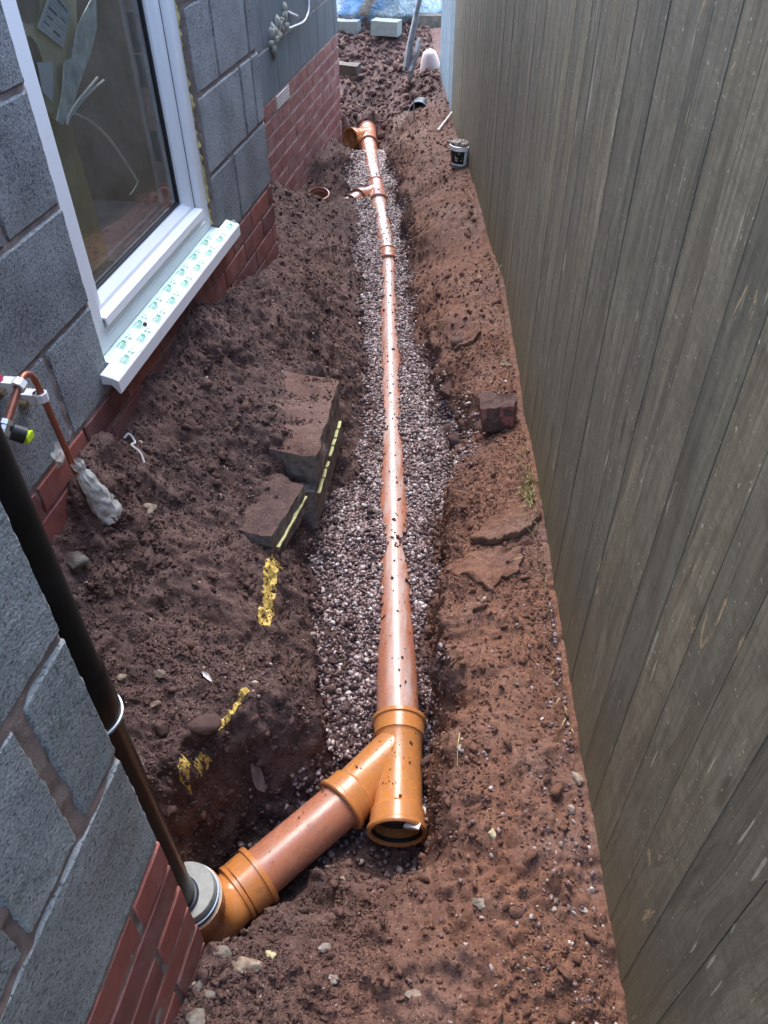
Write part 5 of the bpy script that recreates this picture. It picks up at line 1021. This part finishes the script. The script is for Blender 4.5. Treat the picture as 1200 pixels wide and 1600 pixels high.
fl = grid_mesh('torn_flap', -0.922+0.006*vnoise(YY*60, ZZ*60, s=3), YY+0.004*vnoise(ZZ*90, YY*90, s=4), ZZ+0.006*vnoise(YY*70, YY*0, s=5), 'polythene', None, False); adopt(fl, o)
# ------------------------------------------------------------------ cement splash and cable on the far wall
v, f = [], []
parts_ = []
for k in range(46):
    t = RNG.random(); yc = 4.17+0.30*t+RNG.normal(0, 0.02); zc = -0.835+0.085*t+RNG.normal(0, 0.022); s = RNG.uniform(0.009, 0.026)
    a_, b_ = rock_vf(s*0.8, s*1.1, s*1.2, 300+k, 1, 0.6); parts_.append((a_+np.array([cF+0.008, yc, zc]), b_))
o = mesh_obj('mortar_lump', *join(parts_), 'render_blob', None, True); tag(o, 'lumpy splash of dried mortar stuck on the far grey wall', 'mortar')
o = solid('wall_cable', tube(smooth_path([(cF+0.02, 4.44, -0.80), (cF+0.02, 4.575, -0.812), (cF+0.022, 4.782, -0.825), (cF+0.022, 4.896, -0.80), (cF+0.02, 4.943, -0.75), (cF+0.015, 4.962, -0.69), (cF+0.012, 4.95, -0.5), (cF+0.01, 4.93, -0.2)]), 0.0045, 8), 'cable'); tag(o, 'white cable looping down the far grey wall into the mortar lump', 'cable')
o = solid('wall_tie', tube([(cF+0.004, 4.515, -0.735), (cF+0.02, 4.66, -0.780)], 0.006, 6), 'cable'); tag(o, 'short white stick in the grey wall above the mortar lump', 'wall tie')
# ------------------------------------------------------------------ tub by the fence
tx_, ty_ = -0.325, 4.42; tz_ = float(zat(tx_, ty_)); tub = empty('tub', (tx_, ty_, tz_), 'small white plastic tub with black label holding rubble by the fence', 'tub')
T0, T1 = V3(tx_, ty_, tz_-0.005), V3(tx_+0.006, ty_-0.004, tz_+0.2)
adopt(solid('bucket', shell(T0, T1, [(0, 0), (0, 0.044), (0.082, 0.052), (0.100, 0.052), (0.100, 0.049), (0.07, 0.046)], 28), 'white_tub'), tub)
lab = shell(T0, T1, [(0.012, 0.0459), (0.078, 0.0524)], 28); adopt(solid('label', (lab[0], [q for k, q in enumerate(lab[1]) if k not in (range(20, 22))]), 'black_plastic'), tub)
adopt(solid('rim', shell(T0, T1, [(0.080, 0.052), (0.080, 0.058), (0.102, 0.060), (0.103, 0.054), (0.090, 0.050)], 28), 'white_tub'), tub)
lt = []
tA = (V3(tx_, ty_, 0)*-1); to = Vector((-tx_, -ty_, 0)).normalized(); side = Vector((-to.y, to.x, 0))
for (s0, s1, z0, z1) in ((-0.008, 0.006, 0.064, 0.070), (-0.014, 0.024, 0.048, 0.053), (-0.014, 0.012, 0.039, 0.043), (0.014, 0.024, 0.038, 0.043), (-0.014, -0.006, 0.028, 0.031), (0.010, 0.022, 0.028, 0.031)):
    pts = []
    for s_, z_ in ((s0, z0), (s1, z0), (s1, z1), (s0, z1)):
        r_ = 0.0468+0.0066*(z_-0.012)/0.066+0.0006; dep = math.sqrt(max(r_**2-s_**2, 0)); q = Vector((tx_, ty_, tz_-0.005+z_))+side*(-s_)+to*dep; pts.append(tuple(q))
    lt.append((pts, [(0, 1, 2, 3)]))
adopt(mesh_obj('label_print', *join(lt), 'white_print'), tub)
rp = []
for k in range(12):
    a_, b_ = rock_vf(0.018, 0.015, 0.012, 400+k, 1, 0.5); rp.append((a_+np.array([tx_+RNG.normal(0, 0.024), ty_+RNG.normal(0, 0.02), tz_+0.098+RNG.uniform(0, 0.012)]), b_))
tag(mesh_obj('rubble', *join(rp), 'stone_white'), 'lumps of pale rubble heaped in the white tub', 'rubble', kind='stuff')
# ------------------------------------------------------------------ far end: rubble bag, blocks, spade, pot, bits
th = np.linspace(0, 2*math.pi, 90); ph = np.linspace(0, 1, 46); TH, PH = np.meshgrid(th, ph)
prof = np.interp(PH, [0, 0.12, 0.45, 0.8, 1], [0.93, 1.0, 0.93, 0.55, 0.0]); hh = np.interp(PH, [0, 0.12, 0.45, 0.8, 1], [0.0, 0.06, 0.42, 0.66, 0.72])
nn = 1+0.10*vnoise(np.cos(TH)*2.2, np.sin(TH)*2.2, hh*4, 3)+0.07*(1-np.abs(vnoise(np.cos(TH)*4.5, np.sin(TH)*4.5, hh*5, 4)))+0.05*(1-np.abs(vnoise(np.cos(TH)*9, np.sin(TH)*9, hh*11, 5)))
bx_, by_ = -1.26, 7.95
o = grid_mesh('rubble_bag', bx_+0.52*prof*nn*np.cos(TH), by_+0.60*prof*nn*np.sin(TH), -1.27+hh*(1+0.12*vnoise(np.cos(TH)*3, np.sin(TH)*3, hh*3, 6)), 'tarp', None, True); tag(o, 'big crumpled blue and white builders bag slumped beyond the trench', 'bag')
c_ = chunk('concrete_block', [(-1.27, 6.98), (-1.05, 6.93), (-1.03, 7.05), (-1.25, 7.10)], -1.29, -1.19, (4, 3, 3), 0.004, 0.06, 61, 'pale_block', 'pale block lying in front of the middle of the blue bag', 'block')
c_ = chunk('concrete_block', [(-1.62, 7.10), (-1.40, 7.08), (-1.39, 7.20), (-1.61, 7.22)], -1.31, -1.22, (4, 3, 3), 0.004, 0.06, 63, 'pale_block', 'flat pale block in front of the left end of the blue bag', 'block')
c_ = chunk('timber_offcut', [(-0.98, 7.25), (-0.70, 7.30), (-0.68, 7.42), (-0.97, 7.38)], -1.30, -1.20, (4, 3, 2), 0.004, 0.06, 64, 'grey_wood', 'grey board lying at the right end of the blue bag', 'timber')
c_ = chunk('timber_offcut', [(-1.38, 5.90), (-1.17, 5.86), (-1.16, 5.96), (-1.37, 6.00)], -1.33, -1.27, (4, 3, 2), 0.004, 0.06, 65, 'dark_timber', 'dark flat board end sticking out past the far house corner', 'timber')
sp_ = empty('spade', (-0.86, 6.12, -1.30), 'long-handled spade stuck in the earth, leaning on the far end of the fence', 'spade')
adopt(solid('shaft', tube(smooth_path([(-0.868, 6.10, -1.34), (-0.850, 6.12, -1.22), (-0.80, 6.17, -1.00), (-0.70, 6.25, -0.60), (-0.62, 6.31, -0.28)]), 0.017, 12), 'steel'), sp_)
adopt(mesh_obj('blade', *hexa([(-0.838, 6.06), (-0.815, 6.05), (-0.765, 6.16), (-0.79, 6.18)], [-1.40, -1.40, -1.20, -1.20], [-1.33, -1.33, -1.15, -1.15], (3, 6, 2), 0.003, 0.05, 5), 'steel'), sp_)
adopt(solid('socket', tube([(-0.850, 6.10, -1.32), (-0.835, 6.12, -1.18), (-0.80, 6.16, -1.02)], [0.026, 0.022, 0.019], 12), 'steel'), sp_)
o = solid('white_rod', tube([(-0.93, 6.85, -1.28), (-0.88, 6.95, -1.05), (-0.80, 7.1, -0.75)], 0.008, 8), 'cable'); tag(o, 'thin white rod leaning behind the spade handle', 'rod')
zp = float(zat(-0.70, 6.28))
o = solid('plant_pot', shell(V3(-0.705, 6.28, zp-0.02), V3(-0.72, 6.24, zp+0.2), [(0, 0.078), (0.012, 0.080), (0.09, 0.062), (0.135, 0.046), (0.150, 0.026), (0.154, 0)], 24), 'pot'); tag(o, 'pale pink domed pot upside down by the far end of the fence', 'pot')
bmh = shell(V3(-0.69, 5.50, zat(-0.69, 5.50)-0.03), V3(-0.69, 5.62, zat(-0.69, 5.50)-0.035), [(0, 0.060), (0, 0.067), (0.12, 0.067), (0.12, 0.0)], 24)
o = solid('pipe_offcut', bmh, 'black_plastic'); tag(o, 'half-buried dark pipe offcut showing as an arch on the far soil', 'pipe')
hl = solid('rim', shell(V3(-0.69, 5.497, zat(-0.69, 5.50)-0.03), V3(-0.69, 5.62, zat(-0.69, 5.50)-0.03), [(0, 0.062), (-0.001, 0.0685), (0.006, 0.0685)], 24), 'blue_ring', o)
for (p, q, r_, lb) in (((-0.515, 5.08, 0.01), (-0.43, 5.34, 0.03), 0.010, 'pale broken stick lying near the fence beyond the tub'), ((-0.70, 5.36, 0.0), (-0.71, 5.40, 0.09), 0.006, 'short twig standing in soil left of the dark pipe offcut')):
    o = solid('stick', tube([(p[0], p[1], float(zat(p[0], p[1]))+p[2]), (q[0], q[1], float(zat(q[0], q[1]))+q[2])], [r_, r_*0.6], 6), 'white_bit' if r_ > 0.008 else 'stone_pale'); tag(o, lb, 'stick')
for k, (x, y, s) in enumerate(((-1.30, 6.45, .05), (-1.15, 6.30, .045), (-0.95, 6.45, .04), (-1.05, 6.62, .055), (-0.85, 6.55, .04), (-1.35, 6.75, .05), (-0.80, 6.75, .035), (-1.22, 6.1, .05), (-0.92, 6.2, .035))):
    lbs = ['pale clod left of centre beyond the trench', 'clod on the rise straight behind the far junction', 'small clod beyond the spade foot', 'largest clod in front of the pale middle block', 'clod beside the grey board at the bag', 'clod in front of the left flat block', 'small clod near the domed pot', 'clod just past the far house corner', 'clod left of the spade foot']
    stone(x, y, (s, s*0.8, s*0.6), 'clod', lbs[k], 'clod', 'clod', 500+k, 0.4, k, 3, 0.45)
# ------------------------------------------------------------------ small bits
def ribbon(name, P, r, mat, label, cat):
    o = solid(name, tube(smooth_path(P, 6), r, 6), mat); tag(o, label, cat); return o
def zz_(x, y, d=0.004): return (x, y, float(zat(x, y))+d)
ribbon('string', [zz_(-0.930, 1.460, 0.008), zz_(-0.922, 1.475, 0.012), zz_(-0.905, 1.465, 0.008), zz_(-0.895, 1.430, 0.006), zz_(-0.875, 1.425, 0.010), zz_(-0.862, 1.410, 0.004)], 0.0030, 'white_bit', 'frayed white string on soil below the window sill', 'string')
ribbon('stalk', [zz_(-0.003, 0.915), zz_(-0.004, 0.885, 0.008), zz_(-0.001, 0.850)], 0.0011, 'dead_grass', 'thin dry stalk curving on the bank right of the Y junction', 'stalk')
ribbon('root', [zz_(-0.34, 2.62, 0.01), zz_(-0.44, 2.50, 0.01), zz_(-0.50, 2.42, 0.03), zz_(-0.545, 2.41, 0.05)], 0.0013, 'stone_pale', 'thin root crossing the left gravel edge beyond the upper slab', 'root')
for (x, y, sx, sy, mat, nm, lb) in ((-0.455, 0.850, 0.020, 0.014, 'leaf_dry', 'leaf', 'curled grey dead leaf on the slope above the pit'), (-0.572, 0.947, 0.020, 0.006, 'white_bit', 'leaf', 'narrow pale leaf on the left bank above the yellow marks'), (0.025, 2.394, 0.030, 0.012, 'stone_pale', 'leaf', 'dry straw-coloured leaf by the fence beyond the broken brick')):
    U, Vv = np.meshgrid(np.linspace(-1, 1, 13), np.linspace(-1, 1, 9)); w = (1-np.abs(U)**1.8)
    X = x+sx*U*0.8+sy*Vv*w*0.5; Y = y-sx*U*0.55+sy*Vv*w*0.8
    o = grid_mesh(nm, X, Y, zat(X, Y).max()*0.5+zat(X, Y)*0.5+0.004+0.004*Vv**2+0.002*vnoise(X*200, Y*200, s=3), mat); tag(o, lb, 'leaf')
ribbon('red_strip', [(-0.505, 0.850, -1.765), (-0.500, 0.828, -1.768), (-0.512, 0.812, -1.775), (-0.505, 0.795, -1.770)], 0.0042, 'brick', 'dull red strip of plastic in the pit left of the slanting pipe', 'strip')
# grass and moss at the foot of the fence
gp_ = []
for k in range(230):
    y = random.choice([random.gauss(1.69, 0.06), random.gauss(1.69, 0.05), random.uniform(0.9, 3.2)]); x = fx(y)-0.018-abs(random.gauss(0, 0.014)); z = float(zat(x, y)); h = random.uniform(0.012, 0.05)
    dx, dy = random.gauss(-0.4, 0.5)*h, random.gauss(-0.3, 0.6)*h; w = 0.0011
    gp_.append(([(x-w, y, z-0.003), (x+w, y, z-0.003), (x+dx*0.5+w, y+dy*0.5, z+h*0.6), (x+dx*0.5-w, y+dy*0.5, z+h*0.6), (x+dx*1.2, y+dy*1.2, z+h*0.85)], [(0, 1, 2, 3), (3, 2, 4)]))
o = mesh_obj('grass', *join(gp_), 'dead_grass'); tag(o, 'sparse yellowed grass along the foot of the fence', 'grass', kind='stuff')
v, f = rock_vf(0.006, 0.0055, 0.005, 71, 2, 0.3); o = mesh_obj('crumb_on_sill', v+np.array([-0.926, 1.70, -0.980]), f, 'clod'); o.name = 'soil_lump'; tag(o, 'single brown lump of soil on the film-covered window sill', 'soil')
print('objects', len(bpy.data.objects))
